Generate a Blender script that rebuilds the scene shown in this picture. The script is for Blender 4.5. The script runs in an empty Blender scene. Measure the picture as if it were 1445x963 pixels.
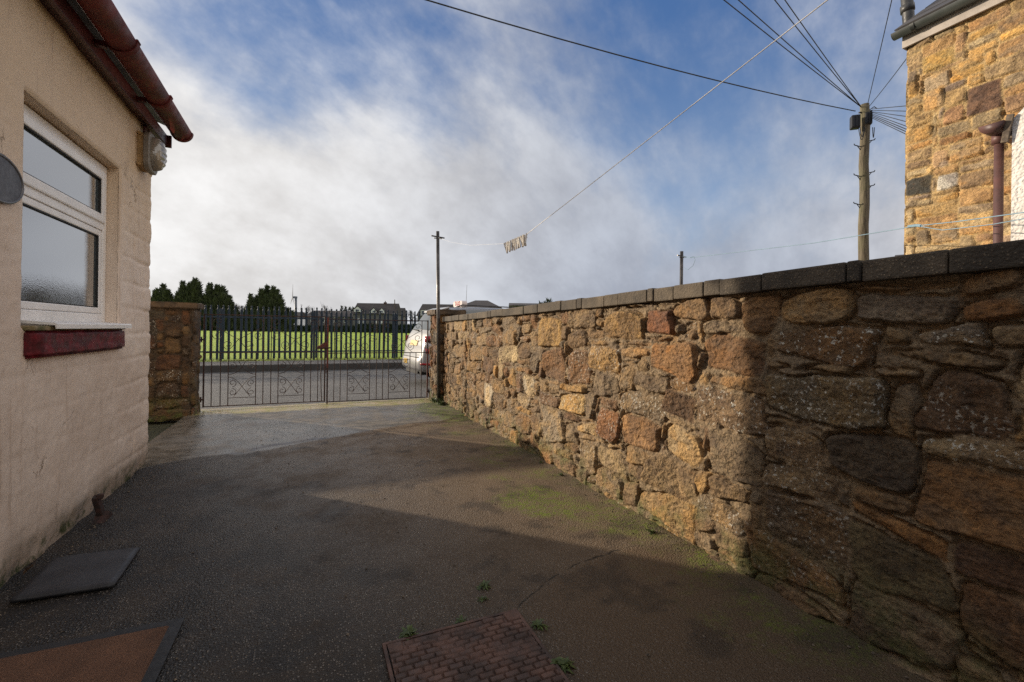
import bpy, bmesh, math, random
import numpy as np
from mathutils import Vector, Matrix
R = math.radians
scene = bpy.context.scene
COL = scene.collection
random.seed(7)

# ------------------------------------------------------------------ camera
EYE, YAW, ROLL = 1.3, 24.0, 0.014
cam_data = bpy.data.cameras.new("camera")
cam_data.sensor_width = 36.0
cam_data.lens = 642.0 / 1445.0 * 36.0
cam_data.shift_y = -15.5 / 1445.0
cam_data.clip_start = 0.05
cam_data.clip_end = 3000
cam = bpy.data.objects.new("camera", cam_data)
COL.objects.link(cam)
cam.location = (0, 0, EYE)
cam.rotation_mode = 'QUATERNION'
_m = Matrix.Rotation(R(-YAW), 4, 'Z') @ Matrix.Rotation(R(90), 4, 'X') @ Matrix.Rotation(ROLL, 4, 'Z')
cam.rotation_quaternion = _m.to_quaternion()
scene.camera = cam

# ------------------------------------------------------------------ light
SUN_EL = 16.3
SUN_AZ = 45.0                    # degrees from +Y towards -X
sd = Vector((-math.sin(R(SUN_AZ)) * math.cos(R(SUN_EL)), math.cos(R(SUN_AZ)) * math.cos(R(SUN_EL)), math.sin(R(SUN_EL))))
sun_data = bpy.data.lights.new("sun", 'SUN')
sun_data.energy = 5.0
sun_data.angle = R(0.9)
sun_data.color = (1.0, 0.86, 0.68)
sun = bpy.data.objects.new("sun", sun_data)
COL.objects.link(sun)
sun.rotation_mode = 'QUATERNION'
sun.rotation_quaternion = sd.to_track_quat('Z', 'Y')

scene.view_settings.view_transform = 'Standard'
scene.view_settings.look = 'None'
scene.view_settings.exposure = 0.15
scene.view_settings.gamma = 1.0
scene.view_settings.use_curve_mapping = False
scene.cycles.use_denoising = False
scene.cycles.use_adaptive_sampling = False
scene.cycles.sample_clamp_indirect = 4.0


class Nodes:
    """small helper to write node trees"""
    def __init__(self, tree):
        self.t = tree
        self.n = tree.nodes
        self.l = tree.links

    def new(self, typ, **kw):
        n = self.n.new(typ)
        for k, v in kw.items():
            setattr(n, k, v)
        return n

    def put(self, sock, v):
        if v is None:
            return
        if hasattr(v, 'is_output') or isinstance(v, bpy.types.NodeSocket):
            self.l.new(v, sock)
        else:
            try:
                sock.default_value = v
            except Exception:
                sock.default_value = (*v, 1.0)

    def math(self, op, a, b=None, c=None, clamp=False):
        n = self.new('ShaderNodeMath', operation=op, use_clamp=clamp)
        for i, v in enumerate((a, b, c)):
            self.put(n.inputs[i], v)
        return n.outputs[0]

    def vmath(self, op, a, b=None):
        n = self.new('ShaderNodeVectorMath', operation=op)
        self.put(n.inputs[0], a)
        if b is not None:
            self.put(n.inputs[1], b)
        return n.outputs['Value'] if op in ('DOT_PRODUCT', 'LENGTH', 'DISTANCE') else n.outputs[0]

    def mix(self, fac, a, b, mode='MIX'):
        n = self.new('ShaderNodeMix', data_type='RGBA', blend_type=mode)
        self.put(n.inputs[0], fac)
        self.put(n.inputs[6], a if not isinstance(a, tuple) or len(a) == 4 else (*a, 1))
        self.put(n.inputs[7], b if not isinstance(b, tuple) or len(b) == 4 else (*b, 1))
        return n.outputs[2]

    def noise(self, vec, scale, detail=4, rough=0.55, dist=0.0):
        n = self.new('ShaderNodeTexNoise')
        self.put(n.inputs['Vector'], vec)
        n.inputs['Scale'].default_value = scale
        n.inputs['Detail'].default_value = detail
        n.inputs['Roughness'].default_value = rough
        n.inputs['Distortion'].default_value = dist
        return n.outputs['Fac']

    def voronoi(self, vec, scale, feature='F1', out='Distance', rnd=1.0):
        n = self.new('ShaderNodeTexVoronoi', feature=feature)
        self.put(n.inputs['Vector'], vec)
        n.inputs['Scale'].default_value = scale
        n.inputs['Randomness'].default_value = rnd
        return n.outputs[out]

    def ramp(self, fac, *stops):
        n = self.new('ShaderNodeValToRGB')
        self.put(n.inputs[0], fac)
        e = n.color_ramp.elements
        while len(e) < len(stops):
            e.new(0.5)
        for i, (p, c) in enumerate(stops):
            e[i].position = p
            e[i].color = (c, c, c, 1) if isinstance(c, (int, float)) else (*c, 1)
        return n.outputs[0]

    def range(self, v, a, b, c=0.0, d=1.0):
        n = self.new('ShaderNodeMapRange', interpolation_type='SMOOTHSTEP')
        self.put(n.inputs[0], v)
        for i, k in enumerate((a, b, c, d)):
            n.inputs[i + 1].default_value = k
        return n.outputs[0]

    def sep(self, v):
        n = self.new('ShaderNodeSeparateXYZ')
        self.put(n.inputs[0], v)
        return n.outputs

    def comb(self, x, y, z):
        n = self.new('ShaderNodeCombineXYZ')
        for i, v in enumerate((x, y, z)):
            self.put(n.inputs[i], v)
        return n.outputs[0]

    def scale(self, v, s):
        n = self.new('ShaderNodeVectorMath', operation='MULTIPLY')
        self.put(n.inputs[0], v)
        n.inputs[1].default_value = s
        return n.outputs[0]

    def bump(self, h, strength=0.5, dist=0.01, normal=None):
        n = self.new('ShaderNodeBump')
        n.inputs['Strength'].default_value = strength
        n.inputs['Distance'].default_value = dist
        self.put(n.inputs['Height'], h)
        if normal is not None:
            self.put(n.inputs['Normal'], normal)
        return n.outputs[0]


# ------------------------------------------------------------------ sky
world = bpy.data.worlds.new("World")
scene.world = world
world.use_nodes = True
world.cycles.sampling_method = 'MANUAL'
world.cycles.sample_map_resolution = 1024
world.node_tree.nodes.clear()
W = Nodes(world.node_tree)
sky = W.new('ShaderNodeTexSky')
sky.sky_type = 'NISHITA'
sky.sun_disc = False
sky.sun_elevation = R(SUN_EL)
sky.sun_rotation = R(-SUN_AZ)
sky.air_density = 1.0
sky.dust_density = 0.6
sky.ozone_density = 2.0
SKY_K = 0.10
tc = W.new('ShaderNodeTexCoord')
dirv = tc.outputs['Generated']
sx, sy, sz = W.sep(dirv)
zc = W.math('MAXIMUM', sz, 0.0)
den = W.math('ADD', zc, 0.85)
px_ = W.math('DIVIDE', sx, den)
py_ = W.math('DIVIDE', sy, den)
rotc, rots = math.cos(R(28)), math.sin(R(28))
ru = W.math('ADD', W.math('MULTIPLY', px_, rotc), W.math('MULTIPLY', py_, rots))
rv = W.math('SUBTRACT', W.math('MULTIPLY', py_, rotc), W.math('MULTIPLY', px_, rots))
pl = W.comb(ru, rv, 0.0)
warp = W.new('ShaderNodeTexNoise')
W.put(warp.inputs['Vector'], pl)
warp.inputs['Scale'].default_value = 0.9
warp.inputs['Detail'].default_value = 3
pl = W.scale(pl, (1.7, 2.1, 1.0))
plw = W.vmath('ADD', pl, W.scale(W.vmath('SUBTRACT', warp.outputs['Color'], (0.5, 0.5, 0.5)), (0.35, 0.35, 0.0)))
n1 = W.noise(plw, 1.7, 10, 0.57)
n2 = W.noise(W.scale(plw, (1.0, 1.15, 1)), 5.0, 9, 0.58)
n3 = W.noise(W.vmath('ADD', plw, (3.7, 1.2, 0.0)), 2.3, 8, 0.55)
n4 = W.noise(W.scale(plw, (1.1, 1.0, 1)), 22.0, 5, 0.6)
sdot = W.vmath('DOT_PRODUCT', dirv, tuple(sd))


def sky_blob(d, a, b):
    d = Vector(d).normalized()
    return W.range(W.vmath('DOT_PRODUCT', dirv, tuple(d)), math.cos(R(a)), math.cos(R(b)))


cov = W.math('ADD', W.math('MULTIPLY', n1, 0.85), W.math('MULTIPLY', n2, 0.38))
cov = W.math('ADD', cov, W.math('MULTIPLY', n4, 0.10))
cov = W.math('ADD', cov, W.math('MULTIPLY', W.range(sdot, 0.0, 0.9), 0.22))
cov = W.math('ADD', cov, W.math('MULTIPLY', W.range(sz, 0.46, 0.02), 0.34))
for d, a, b, k in (((0.89, 0.61, 0.66), 30, 4, -0.15), ((0.55, 0.80, 0.75), 24, 4, -0.03),
                   ((-0.12, 1.16, 0.72), 15, 2, -0.24), ((0.10, 1.00, 0.56), 16, 2, -0.14), ((1.05, 0.62, 0.40), 12, 2, 0.10), ((0.74, 0.75, 0.24), 8, 1, -0.10)):
    cov = W.math('ADD', cov, W.math('MULTIPLY', sky_blob(d, a, b), k))
cmask = W.range(cov, 0.40, 0.92)
glow = W.range(sdot, 0.10, 0.95)
shade = W.range(W.math('ADD', W.math('MULTIPLY', n3, 0.75), W.math('ADD', W.math('MULTIPLY', n2, 0.40), W.math('MULTIPLY', n4, 0.12))), 0.42, 0.86)
c_lo = W.mix(glow, (0.31, 0.335, 0.40, 1), (0.62, 0.60, 0.58, 1))
c_hi = W.mix(glow, (0.47, 0.51, 0.59, 1), (0.90, 0.89, 0.88, 1))
ccol = W.mix(shade, c_lo, c_hi)
# unseen bright cloud added opposite the sun and overhead to fill the shade
behind = W.math('MAXIMUM', W.range(W.vmath('DOT_PRODUCT', dirv, Vector((0.72, -0.62, 0.30)).normalized()), 0.25, 0.85), W.math('MULTIPLY', W.range(sz, 0.62, 0.90), 0.25))
cmask = W.math('MAXIMUM', cmask, W.math('MULTIPLY', behind, 0.85))
ccol = W.mix(behind, ccol, W.mix(shade, (0.85, 0.80, 0.74, 1), (1.55, 1.46, 1.36, 1)))
ccol = W.scale(ccol, (1 / SKY_K,) * 3)
blue = W.mix(0.65, sky.outputs[0], W.scale(W.mix(W.range(sz, 0.05, 0.6), (0.34, 0.47, 0.68, 1), (0.060, 0.155, 0.40, 1)), (1 / SKY_K,) * 3))
skyc = W.mix(cmask, blue, ccol)
bg = W.new('ShaderNodeBackground')
W.put(bg.inputs[0], skyc)
bg.inputs[1].default_value = SKY_K
wo = W.new('ShaderNodeOutputWorld')
W.l.new(bg.outputs[0], wo.inputs[0])

CY, SY = math.cos(R(YAW)), math.sin(R(YAW))


def ray(px, py):
    """direction (per metre of depth) of a place seen in the 1445 x 963 photograph"""
    dx, dy = px - 722.5, py - 466
    u = (dx * math.cos(ROLL) + dy * math.sin(ROLL)) / 642
    v = -(-dx * math.sin(ROLL) + dy * math.cos(ROLL)) / 642
    return Vector((u * CY + SY, -u * SY + CY, v))


def at(px, py, depth):
    return Vector((0, 0, EYE)) + ray(px, py) * depth


# ------------------------------------------------------------------ materials
def material(name):
    m = bpy.data.materials.new(name)
    m.use_nodes = True
    N = Nodes(m.node_tree)
    b = N.n['Principled BSDF']
    tc = N.new('ShaderNodeTexCoord')
    return m, N, b, tc.outputs['Object']


def simple(name, col, rough=0.6, metal=0.0, var=0.25, scale=8, bump=0.2, bscale=60, col2=None, bdist=0.004):
    m, N, b, P = material(name)
    n = N.noise(P, scale, 5, 0.6)
    dark = tuple(c * (1 - var) for c in col) if col2 is None else col2
    c = N.mix(N.range(n, 0.35, 0.68), (*dark, 1), (*col, 1))
    N.put(b.inputs['Base Color'], c)
    N.put(b.inputs['Roughness'], N.range(N.noise(P, scale * 2.3, 3), 0.3, 0.7, rough * 0.85, min(1, rough * 1.12)))
    b.inputs['Metallic'].default_value = metal
    if bump:
        N.put(b.inputs['Normal'], N.bump(N.noise(P, bscale, 4, 0.6), bump, bdist))
    return m


def stone_material(name, moss=0.0, fine=1.0, wet=0.75):
    m, N, b, P = material(name)
    col = N.new('ShaderNodeAttribute', attribute_name='Col').outputs['Color']
    lich = N.new('ShaderNodeAttribute', attribute_name='lichen').outputs['Fac']
    n1 = N.noise(P, 9, 6, 0.65)
    n2 = N.noise(P, 62, 6, 0.75)
    n3 = N.noise(N.scale(P, (1, 1, 2.5)), 22, 6, 0.7, 0.6)
    c = N.mix(1.0, col, N.ramp(n1, (0.25, (0.60, 0.57, 0.56)), (0.55, (1.0, 1.0, 1.0)), (0.78, (1.3, 1.22, 1.12))), 'MULTIPLY')
    c = N.mix(1.0, c, N.ramp(n2, (0.32, 0.42), (0.5, 1.0), (0.68, 1.6)), 'MULTIPLY')
    c = N.mix(N.math('MULTIPLY', N.range(n3, 0.56, 0.72), 0.5), c, (0.20, 0.085, 0.03, 1))
    c = N.mix(N.math('MULTIPLY', N.range(N.noise(P, 14, 6, 0.7), 0.60, 0.74), 0.65), c, (0.045, 0.038, 0.03, 1))
    # pale lichen spots
    spot = N.math('MULTIPLY', N.range(N.noise(P, 58, 3, 0.6), 0.575, 0.625), N.range(N.noise(P, 11, 4, 0.6), 0.40, 0.56))
    spot = N.math('MULTIPLY', spot, lich)
    c = N.mix(spot, c, (0.56, 0.53, 0.45, 1))
    if moss:
        z = N.sep(P)[2]
        g = N.math('MULTIPLY', N.range(z, 0.42, 0.0), N.range(N.noise(P, 6, 5, 0.65), 0.42, 0.66))
        c = N.mix(N.math('MULTIPLY', g, moss), c, (0.085, 0.105, 0.022, 1))
    N.put(b.inputs['Base Color'], c)
    N.put(b.inputs['Roughness'], N.range(n1, 0.3, 0.7, wet, 0.95))
    wob = N.new('ShaderNodeTexNoise')
    N.put(wob.inputs['Vector'], P)
    wob.inputs['Scale'].default_value = 18
    wob.inputs['Detail'].default_value = 4
    Pw = N.vmath('ADD', P, N.scale(wob.outputs['Color'], (0.06, 0.06, 0.06)))
    fac = N.math('ADD', N.math('MULTIPLY', N.voronoi(N.scale(Pw, (1, 1, 1.6)), 24), 0.9), N.math('MULTIPLY', N.voronoi(Pw, 75), 0.35))
    h = N.math('ADD', N.math('ADD', N.math('MULTIPLY', n2, 0.6), fac), N.math('ADD', N.math('MULTIPLY', n3, 0.7), N.math('MULTIPLY', N.noise(P, 160, 4, 0.65), 0.22)))
    N.put(b.inputs['Normal'], N.bump(h, 0.95 * fine, 0.016))
    return m


M = {}
M['rubble'] = stone_material('rubble_stone', 0.8)
M['sandstone'] = stone_material('golden_sandstone', 0.0, 0.7)
M['pillar_stone'] = stone_material('pillar_stone', 0.9)


def concrete_cap():
    m, N, b, P = material('coping_concrete')
    n = N.noise(P, 5, 5, 0.6)
    v = N.voronoi(P, 95)
    vc = N.voronoi(P, 95, 'F1', 'Color')
    c = N.mix(N.range(n, 0.3, 0.7), (0.050, 0.040, 0.029, 1), (0.115, 0.09, 0.062, 1))
    sp = N.math('MULTIPLY', N.range(v, 0.32, 0.18), N.range(N.sep(vc)[0], 0.62, 0.8))
    c = N.mix(N.math('MULTIPLY', sp, 0.55), c, (0.28, 0.22, 0.15, 1))
    c = N.mix(N.math('MULTIPLY', N.range(N.noise(P, 17, 5, 0.7), 0.55, 0.7), 0.6), c, (0.035, 0.03, 0.025, 1))
    oi = N.new('ShaderNodeObjectInfo').outputs['Random']
    c = N.mix(1.0, c, N.ramp(oi, (0.0, 0.75), (1.0, 1.25)), 'MULTIPLY')
    N.put(b.inputs['Base Color'], c)
    b.inputs['Roughness'].default_value = 0.88
    h = N.math('ADD', N.math('MULTIPLY', v, -0.6), N.noise(P, 40, 5, 0.65))
    N.put(b.inputs['Normal'], N.bump(h, 0.6, 0.008))
    return m


M['coping'] = concrete_cap()


def painted_wall():
    m, N, b, P = material('cream_masonry_paint')
    x, y, z = N.sep(P)
    n = N.noise(P, 1.6, 6, 0.65)
    n2 = N.noise(P, 11, 6, 0.7)
    c = N.mix(N.range(n, 0.33, 0.7), (0.62, 0.495, 0.395, 1), (0.74, 0.62, 0.515, 1))
    # upper wall is tinted yellower under the eaves, lower wall pinker
    c = N.mix(N.math('MULTIPLY', N.range(z, 1.6, 2.5), 0.65), c, (0.60, 0.435, 0.26, 1))
    c = N.mix(N.math('MULTIPLY', N.range(n2, 0.56, 0.74), 0.45), c, (0.46, 0.35, 0.26, 1))
    st = N.noise(N.scale(P, (9, 9, 0.5)), 2.0, 5, 0.7)
    c = N.mix(N.math('MULTIPLY', N.range(st, 0.54, 0.70), 0.42), c, (0.36, 0.25, 0.17, 1))
    # splash dirt and algae at the foot
    foot = N.math('MULTIPLY', N.range(N.math('ADD', z, N.math('MULTIPLY', N.noise(P, 5, 5, 0.7), 0.35)), 0.50, 0.14), 0.9)
    c = N.mix(N.math('MULTIPLY', foot, 0.75), c, (0.13, 0.095, 0.06, 1))
    alg = N.math('MULTIPLY', N.range(z, 0.20, 0.03), N.range(N.noise(P, 9, 5, 0.7), 0.45, 0.62))
    c = N.mix(alg, c, (0.05, 0.06, 0.02, 1))
    # hairline cracks
    e = N.voronoi(N.vmath('ADD', P, N.scale(N.comb(N.noise(P, 3, 4), N.noise(P, 4, 4), N.noise(P, 5, 4)), (0.4,) * 3)), 1.1, 'DISTANCE_TO_EDGE')
    ck = N.math('MULTIPLY', N.range(e, 0.006, 0.001), N.range(N.noise(P, 2.2, 2), 0.56, 0.64))
    c = N.mix(N.math('MULTIPLY', ck, 0.7), c, (0.18, 0.12, 0.07, 1))
    N.put(b.inputs['Base Color'], c)
    b.inputs['Roughness'].default_value = 0.62
    h = N.math('ADD', N.noise(P, 48, 6, 0.65), N.math('ADD', N.math('MULTIPLY', N.noise(N.scale(P, (1, 1, 0.35)), 70, 4, 0.6), 0.6), N.math('MULTIPLY', ck, -1.0)))
    N.put(b.inputs['Normal'], N.bump(h, 0.34, 0.006))
    return m


M['cream'] = painted_wall()


def yard_material():
    m, N, b, P = material('yard_tarmac')
    x, y, z = N.sep(P)
    big = N.noise(P, 0.9, 5, 0.6)
    mid = N.noise(P, 5, 6, 0.65)
    fine = N.noise(P, 90, 4, 0.7)
    v = N.voronoi(P, 105)
    vc = N.sep(N.voronoi(P, 105, 'F1', 'Color'))
    tar = N.mix(N.range(N.math('ADD', x, N.math('MULTIPLY', y, 0.45)), 0.5, 3.3), (0.013, 0.0115, 0.0105, 1), (0.155, 0.108, 0.066, 1))  # tarmac darkened near-left and lightened beyond, painting in foreground shade and sunlit wedge
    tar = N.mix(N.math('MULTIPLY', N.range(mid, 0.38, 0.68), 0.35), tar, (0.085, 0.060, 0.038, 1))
    chip = N.math('MULTIPLY', N.range(v, 0.42, 0.26), N.range(vc[0], 0.52, 0.90))
    tar = N.mix(N.math('MULTIPLY', chip, 0.6), tar, N.mix(vc[1], (0.26, 0.20, 0.14, 1), (0.36, 0.33, 0.29, 1)))
    tar = N.mix(N.range(fine, 0.58, 0.72), tar, N.mix(0.5, tar, (0.012, 0.01, 0.009, 1)))
    # pour line curving from the drain cover to the wall; the tarmac beyond it is browner
    dx = N.math('SUBTRACT', 1.75, x)
    line = N.math('SUBTRACT', N.math('SUBTRACT', 2.21, N.math('MULTIPLY', N.math('MULTIPLY', dx, dx), 0.40)), y)
    line = N.math('ADD', line, N.math('MULTIPLY', N.math('SUBTRACT', N.noise(P, 8, 4), 0.5), 0.07))
    xin = N.math('MULTIPLY', N.range(x, 0.80, 0.90), N.range(x, 2.1, 1.6))
    xin = N.math('MULTIPLY', xin, N.range(N.noise(P, 13, 3), 0.38, 0.56))
    tar = N.mix(N.math('MULTIPLY', N.math('MULTIPLY', N.range(line, 0.0, 0.06), N.range(x, 0.85, 1.1)), 0.5), tar, (0.085, 0.052, 0.028, 1))
    crack = N.math('MULTIPLY', N.range(N.math('ABSOLUTE', line), 0.010, 0.002), xin)
    tar = N.mix(crack, tar, (0.012, 0.010, 0.007, 1))
    stain = N.range(N.noise(P, 2.3, 6, 0.62), 0.53, 0.62)
    tar = N.mix(N.math('MULTIPLY', stain, 0.5), tar, (0.018, 0.015, 0.012, 1))
    con = N.mix(N.range(mid, 0.35, 0.7), (0.10, 0.09, 0.075, 1), (0.20, 0.17, 0.135, 1))
    con = N.mix(N.math('MULTIPLY', N.range(fine, 0.50, 0.72), 0.4), con, (0.05, 0.045, 0.038, 1))
    edge = N.math('ADD', N.math('MULTIPLY', x, -0.38), y)
    edge = N.math('ADD', edge, N.math('MULTIPLY', N.noise(P, 1.3, 4), 0.5))
    isc = N.range(edge, 5.86, 5.92)
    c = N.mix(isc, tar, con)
    # worn yellowish sill along the gate
    sill = N.range(N.math('ADD', y, N.math('MULTIPLY', N.noise(P, 3, 4), 0.12)), 7.80, 7.92)
    c = N.mix(N.math('MULTIPLY', sill, 0.85), c, N.mix(N.range(mid, 0.4, 0.62), (0.44, 0.34, 0.19, 1), (0.33, 0.30, 0.10, 1)))
    # moss, thick towards the stone wall
    mz = N.math('ADD', N.range(x, 0.7, 2.05, -0.10, 0.13), N.math('ADD', N.noise(P, 1.7, 6, 0.7), N.math('MULTIPLY', N.range(y, 5.5, 7.8), 0.10)))
    d1 = N.vmath('DISTANCE', P, (1.62, 3.12, 0.0))
    mz = N.math('ADD', mz, N.math('MULTIPLY', N.range(d1, 0.45, 0.05), 0.34))
    d2 = N.vmath('DISTANCE', N.scale(P, (1, 0.55, 1)), (1.95, 3.7, 0.0))
    mz = N.math('ADD', mz, N.math('MULTIPLY', N.range(d2, 0.5, 0.05), 0.18))
    moss = N.math('MULTIPLY', N.range(mz, 0.56, 0.80), N.range(N.math('ADD', N.math('MULTIPLY', N.noise(P, 45, 5, 0.75), 0.6), N.math('MULTIPLY', N.noise(P, 9, 5, 0.7), 0.4)), 0.42, 0.60))
    c = N.mix(N.math('MULTIPLY', moss, 0.85), c, (0.13, 0.18, 0.012, 1))
    foot = N.math('MULTIPLY', N.range(x, 1.86, 2.1), N.range(mid, 0.35, 0.6))
    c = N.mix(N.math('MULTIPLY', foot, 0.5), c, (0.07, 0.055, 0.03, 1))
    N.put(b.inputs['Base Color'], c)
    wetn = N.math('ADD', N.math('MULTIPLY', big, 0.7), N.math('MULTIPLY', mid, 0.3))
    r = N.range(wetn, 0.42, 0.60, 0.24, 0.62)
    r = N.math('SUBTRACT', r, N.math('MULTIPLY', isc, 0.14))
    r = N.math('ADD', r, N.math('MULTIPLY', N.range(x, -0.6, 1.8), 0.26))
    r = N.math('ADD', r, N.math('MULTIPLY', moss, 0.3), clamp=True)
    N.put(b.inputs['Roughness'], r)
    b.inputs['Specular IOR Level'].default_value = 0.33
    h = N.math('ADD', N.math('MULTIPLY', v, -1.4), N.math('ADD', N.noise(P, 210, 3, 0.6), N.math('MULTIPLY', mid, 0.6)))
    h = N.math('MULTIPLY', h, N.math('SUBTRACT', 1.0, N.math('MULTIPLY', isc, 0.85)))
    N.put(b.inputs['Normal'], N.bump(h, 0.7, 0.007))
    return m


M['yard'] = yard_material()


def road_material(name, a, bcol, rough=0.75):
    m, N, b, P = material(name)
    n = N.noise(P, 1.2, 5, 0.6)
    v = N.voronoi(P, 60)
    vc = N.sep(N.voronoi(P, 60, 'F1', 'Color'))
    c = N.mix(N.range(n, 0.3, 0.7), (*a, 1), (*bcol, 1))
    c = N.mix(N.math('MULTIPLY', N.range(vc[0], 0.55, 0.95), 0.6), c, tuple(min(1, k * 2.4) for k in bcol) + (1,))
    c = N.mix(N.math('MULTIPLY', N.range(vc[1], 0.6, 0.95), 0.6), c, tuple(k * 0.35 for k in a) + (1,))
    N.put(b.inputs['Base Color'], c)
    b.inputs['Roughness'].default_value = rough
    N.put(b.inputs['Normal'], N.bump(N.math('ADD', v, N.noise(P, 120, 3)), 0.8, 0.012))
    return m


M['road'] = road_material('road_asphalt', (0.070, 0.068, 0.066), (0.115, 0.11, 0.105))
M['pavement'] = road_material('pavement_asphalt', (0.075, 0.072, 0.07), (0.12, 0.115, 0.11))
M['kerb'] = simple('kerb_concrete', (0.07, 0.066, 0.06), 0.9, scale=3, bump=0.4)


def grass_material(name, lo, hi, scale=0.25):
    m, N, b, P = material(name)
    n = N.noise(P, scale, 5, 0.6)
    n2 = N.noise(N.scale(P, (1, 1, 0.2)), 14, 4, 0.7)
    c = N.mix(N.range(n, 0.3, 0.7), (*lo, 1), (*hi, 1))
    c = N.mix(1.0, c, N.ramp(n2, (0.3, 0.65), (0.7, 1.3)), 'MULTIPLY')
    N.put(b.inputs['Base Color'], c)
    b.inputs['Roughness'].default_value = 0.8
    b.inputs['Sheen Weight'].default_value = 0.0
    N.put(b.inputs['Normal'], N.bump(N.noise(P, 25, 4, 0.7), 1.0, 0.08))
    return m


M['field'] = grass_material('mown_grass', (0.23, 0.34, 0.012), (0.32, 0.41, 0.018))
M['ground'] = grass_material('rough_ground', (0.07, 0.07, 0.04), (0.10, 0.10, 0.05))
M['blade'] = grass_material('grass_blades', (0.16, 0.20, 0.03), (0.28, 0.27, 0.07), 1.0)
M['upvc'] = simple('white_window_plastic', (0.82, 0.79, 0.76), 0.35, var=0.10, scale=5, bump=0)
M['seal'] = simple('black_window_seal', (0.012, 0.012, 0.012), 0.6, bump=0)
M['oxblood'] = simple('oxblood_sill_paint', (0.16, 0.015, 0.022), 0.55, scale=14, bump=0.5, bscale=26, col2=(0.06, 0.012, 0.014), bdist=0.008)
M['oxblood'].node_tree.nodes['Principled BSDF'].inputs['Specular IOR Level'].default_value = 0.2
M['sill_top'] = simple('mossy_sill_stone', (0.30, 0.22, 0.13), 0.85, scale=16, bump=0.6, bscale=40, col2=(0.10, 0.09, 0.03))
M['brown_plastic'] = simple('brown_gutter_plastic', (0.165, 0.026, 0.021), 0.55, scale=7, bump=0.12, col2=(0.085, 0.018, 0.016))
M['brown_plastic'].node_tree.nodes['Principled BSDF'].inputs['Specular IOR Level'].default_value = 0.12
M['dull_pipe'] = simple('dull_brown_downpipe', (0.125, 0.055, 0.047), 0.55, scale=7, bump=0.15, col2=(0.08, 0.04, 0.035))
M['brown_wood'] = simple('brown_fascia_paint', (0.085, 0.022, 0.022), 0.45, scale=10, bump=0.25, col2=(0.045, 0.014, 0.014))
M['slate'] = simple('roof_slate', (0.06, 0.055, 0.055), 0.7, scale=3, bump=0.3)
M['rust'] = simple('rusty_painted_iron', (0.055, 0.022, 0.016), 0.75, scale=28, bump=0.5, bscale=110, col2=(0.020, 0.012, 0.010))
M['rust_red'] = simple('red_primer_iron', (0.15, 0.030, 0.018), 0.7, scale=28, bump=0.5, bscale=110, col2=(0.07, 0.022, 0.014))
M['dark_iron'] = simple('weathered_grey_steel', (0.11, 0.10, 0.095), 0.42, metal=0.55, scale=9, bump=0.2, col2=(0.05, 0.045, 0.04))
M['fence_steel'] = simple('blue_painted_palisade', (0.014, 0.034, 0.060), 0.5, scale=4, bump=0.1, col2=(0.010, 0.022, 0.038))
M['fence_bare'] = simple('galvanised_pale_steel', (0.19, 0.20, 0.24), 0.5, scale=4, bump=0.1)
M['slab'] = simple('slate_paving', (0.034, 0.034, 0.038), 0.6, scale=7, bump=0.7, bscale=34, col2=(0.018, 0.018, 0.021))
M['rubber'] = simple('black_rubber', (0.018, 0.018, 0.019), 0.65, scale=20, bump=0.2)
M['lead'] = simple('dark_soil_pipe', (0.055, 0.055, 0.055), 0.5, scale=18, bump=0.5, bscale=25, col2=(0.03, 0.03, 0.03))
M['grey_gutter'] = simple('grey_gutter', (0.045, 0.050, 0.048), 0.45, scale=6, bump=0.2)
M['cream_wood'] = simple('pale_fascia_paint', (0.42, 0.36, 0.31), 0.6, scale=7, bump=0.3)
M['old_wood'] = simple('weathered_timber_end', (0.20, 0.15, 0.10), 0.85, scale=20, bump=0.6, col2=(0.08, 0.06, 0.045))
M['line_rope'] = simple('pale_line_rope', (0.85, 0.83, 0.80), 0.8, bump=0)
M['blue_rope'] = simple('blue_plastic_rope', (0.22, 0.34, 0.42), 0.7, bump=0)
M['cable'] = simple('black_cable', (0.02, 0.02, 0.022), 0.6, bump=0)
M['peg'] = simple('wooden_peg', (0.62, 0.58, 0.52), 0.8, scale=40, bump=0.2, col2=(0.42, 0.38, 0.33))
M['steel'] = simple('bare_steel', (0.4, 0.4, 0.4), 0.35, metal=0.9, bump=0)
M['leaf'] = simple('weed_leaf', (0.070, 0.095, 0.016), 0.6, scale=30, bump=0.2, col2=(0.035, 0.055, 0.010))
M['conifer'] = simple('conifer_foliage', (0.075, 0.090, 0.035), 0.9, scale=0.9, bump=0, col2=(0.030, 0.040, 0.018))
M['hedge'] = simple('hedge_foliage', (0.040, 0.060, 0.022), 0.85, scale=0.7, bump=0, col2=(0.018, 0.028, 0.012))
M['bark'] = simple('bark', (0.085, 0.065, 0.05), 0.9, scale=6, bump=0.6)
M['dwell'] = simple('house_render_grey', (0.16, 0.15, 0.145), 0.9, scale=1.5, bump=0.1)
M['dwell_brick'] = simple('house_brick', (0.10, 0.06, 0.048), 0.9, scale=1.5, bump=0.1)
M['tile'] = simple('roof_tiles_dark', (0.050, 0.042, 0.040), 0.8, scale=1.2, bump=0.2)
M['white'] = simple('white_paint', (0.75, 0.75, 0.74), 0.5, var=0.1, scale=3, bump=0.05)
M['turbine'] = simple('turbine_grey', (0.13, 0.15, 0.18), 0.5, bump=0)
M['plaque'] = simple('grey_slate_plaque', (0.075, 0.072, 0.080), 0.5, scale=16, bump=0.25, bscale=30, col2=(0.05, 0.048, 0.055))
M['plaque_rim'] = simple('plaque_rim_metal', (0.13, 0.125, 0.13), 0.4, metal=0.3, scale=16, bump=0.1)
M['lamp_grey'] = simple('grey_lamp_casting', (0.20, 0.175, 0.145), 0.5, scale=18, bump=0.25)
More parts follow.
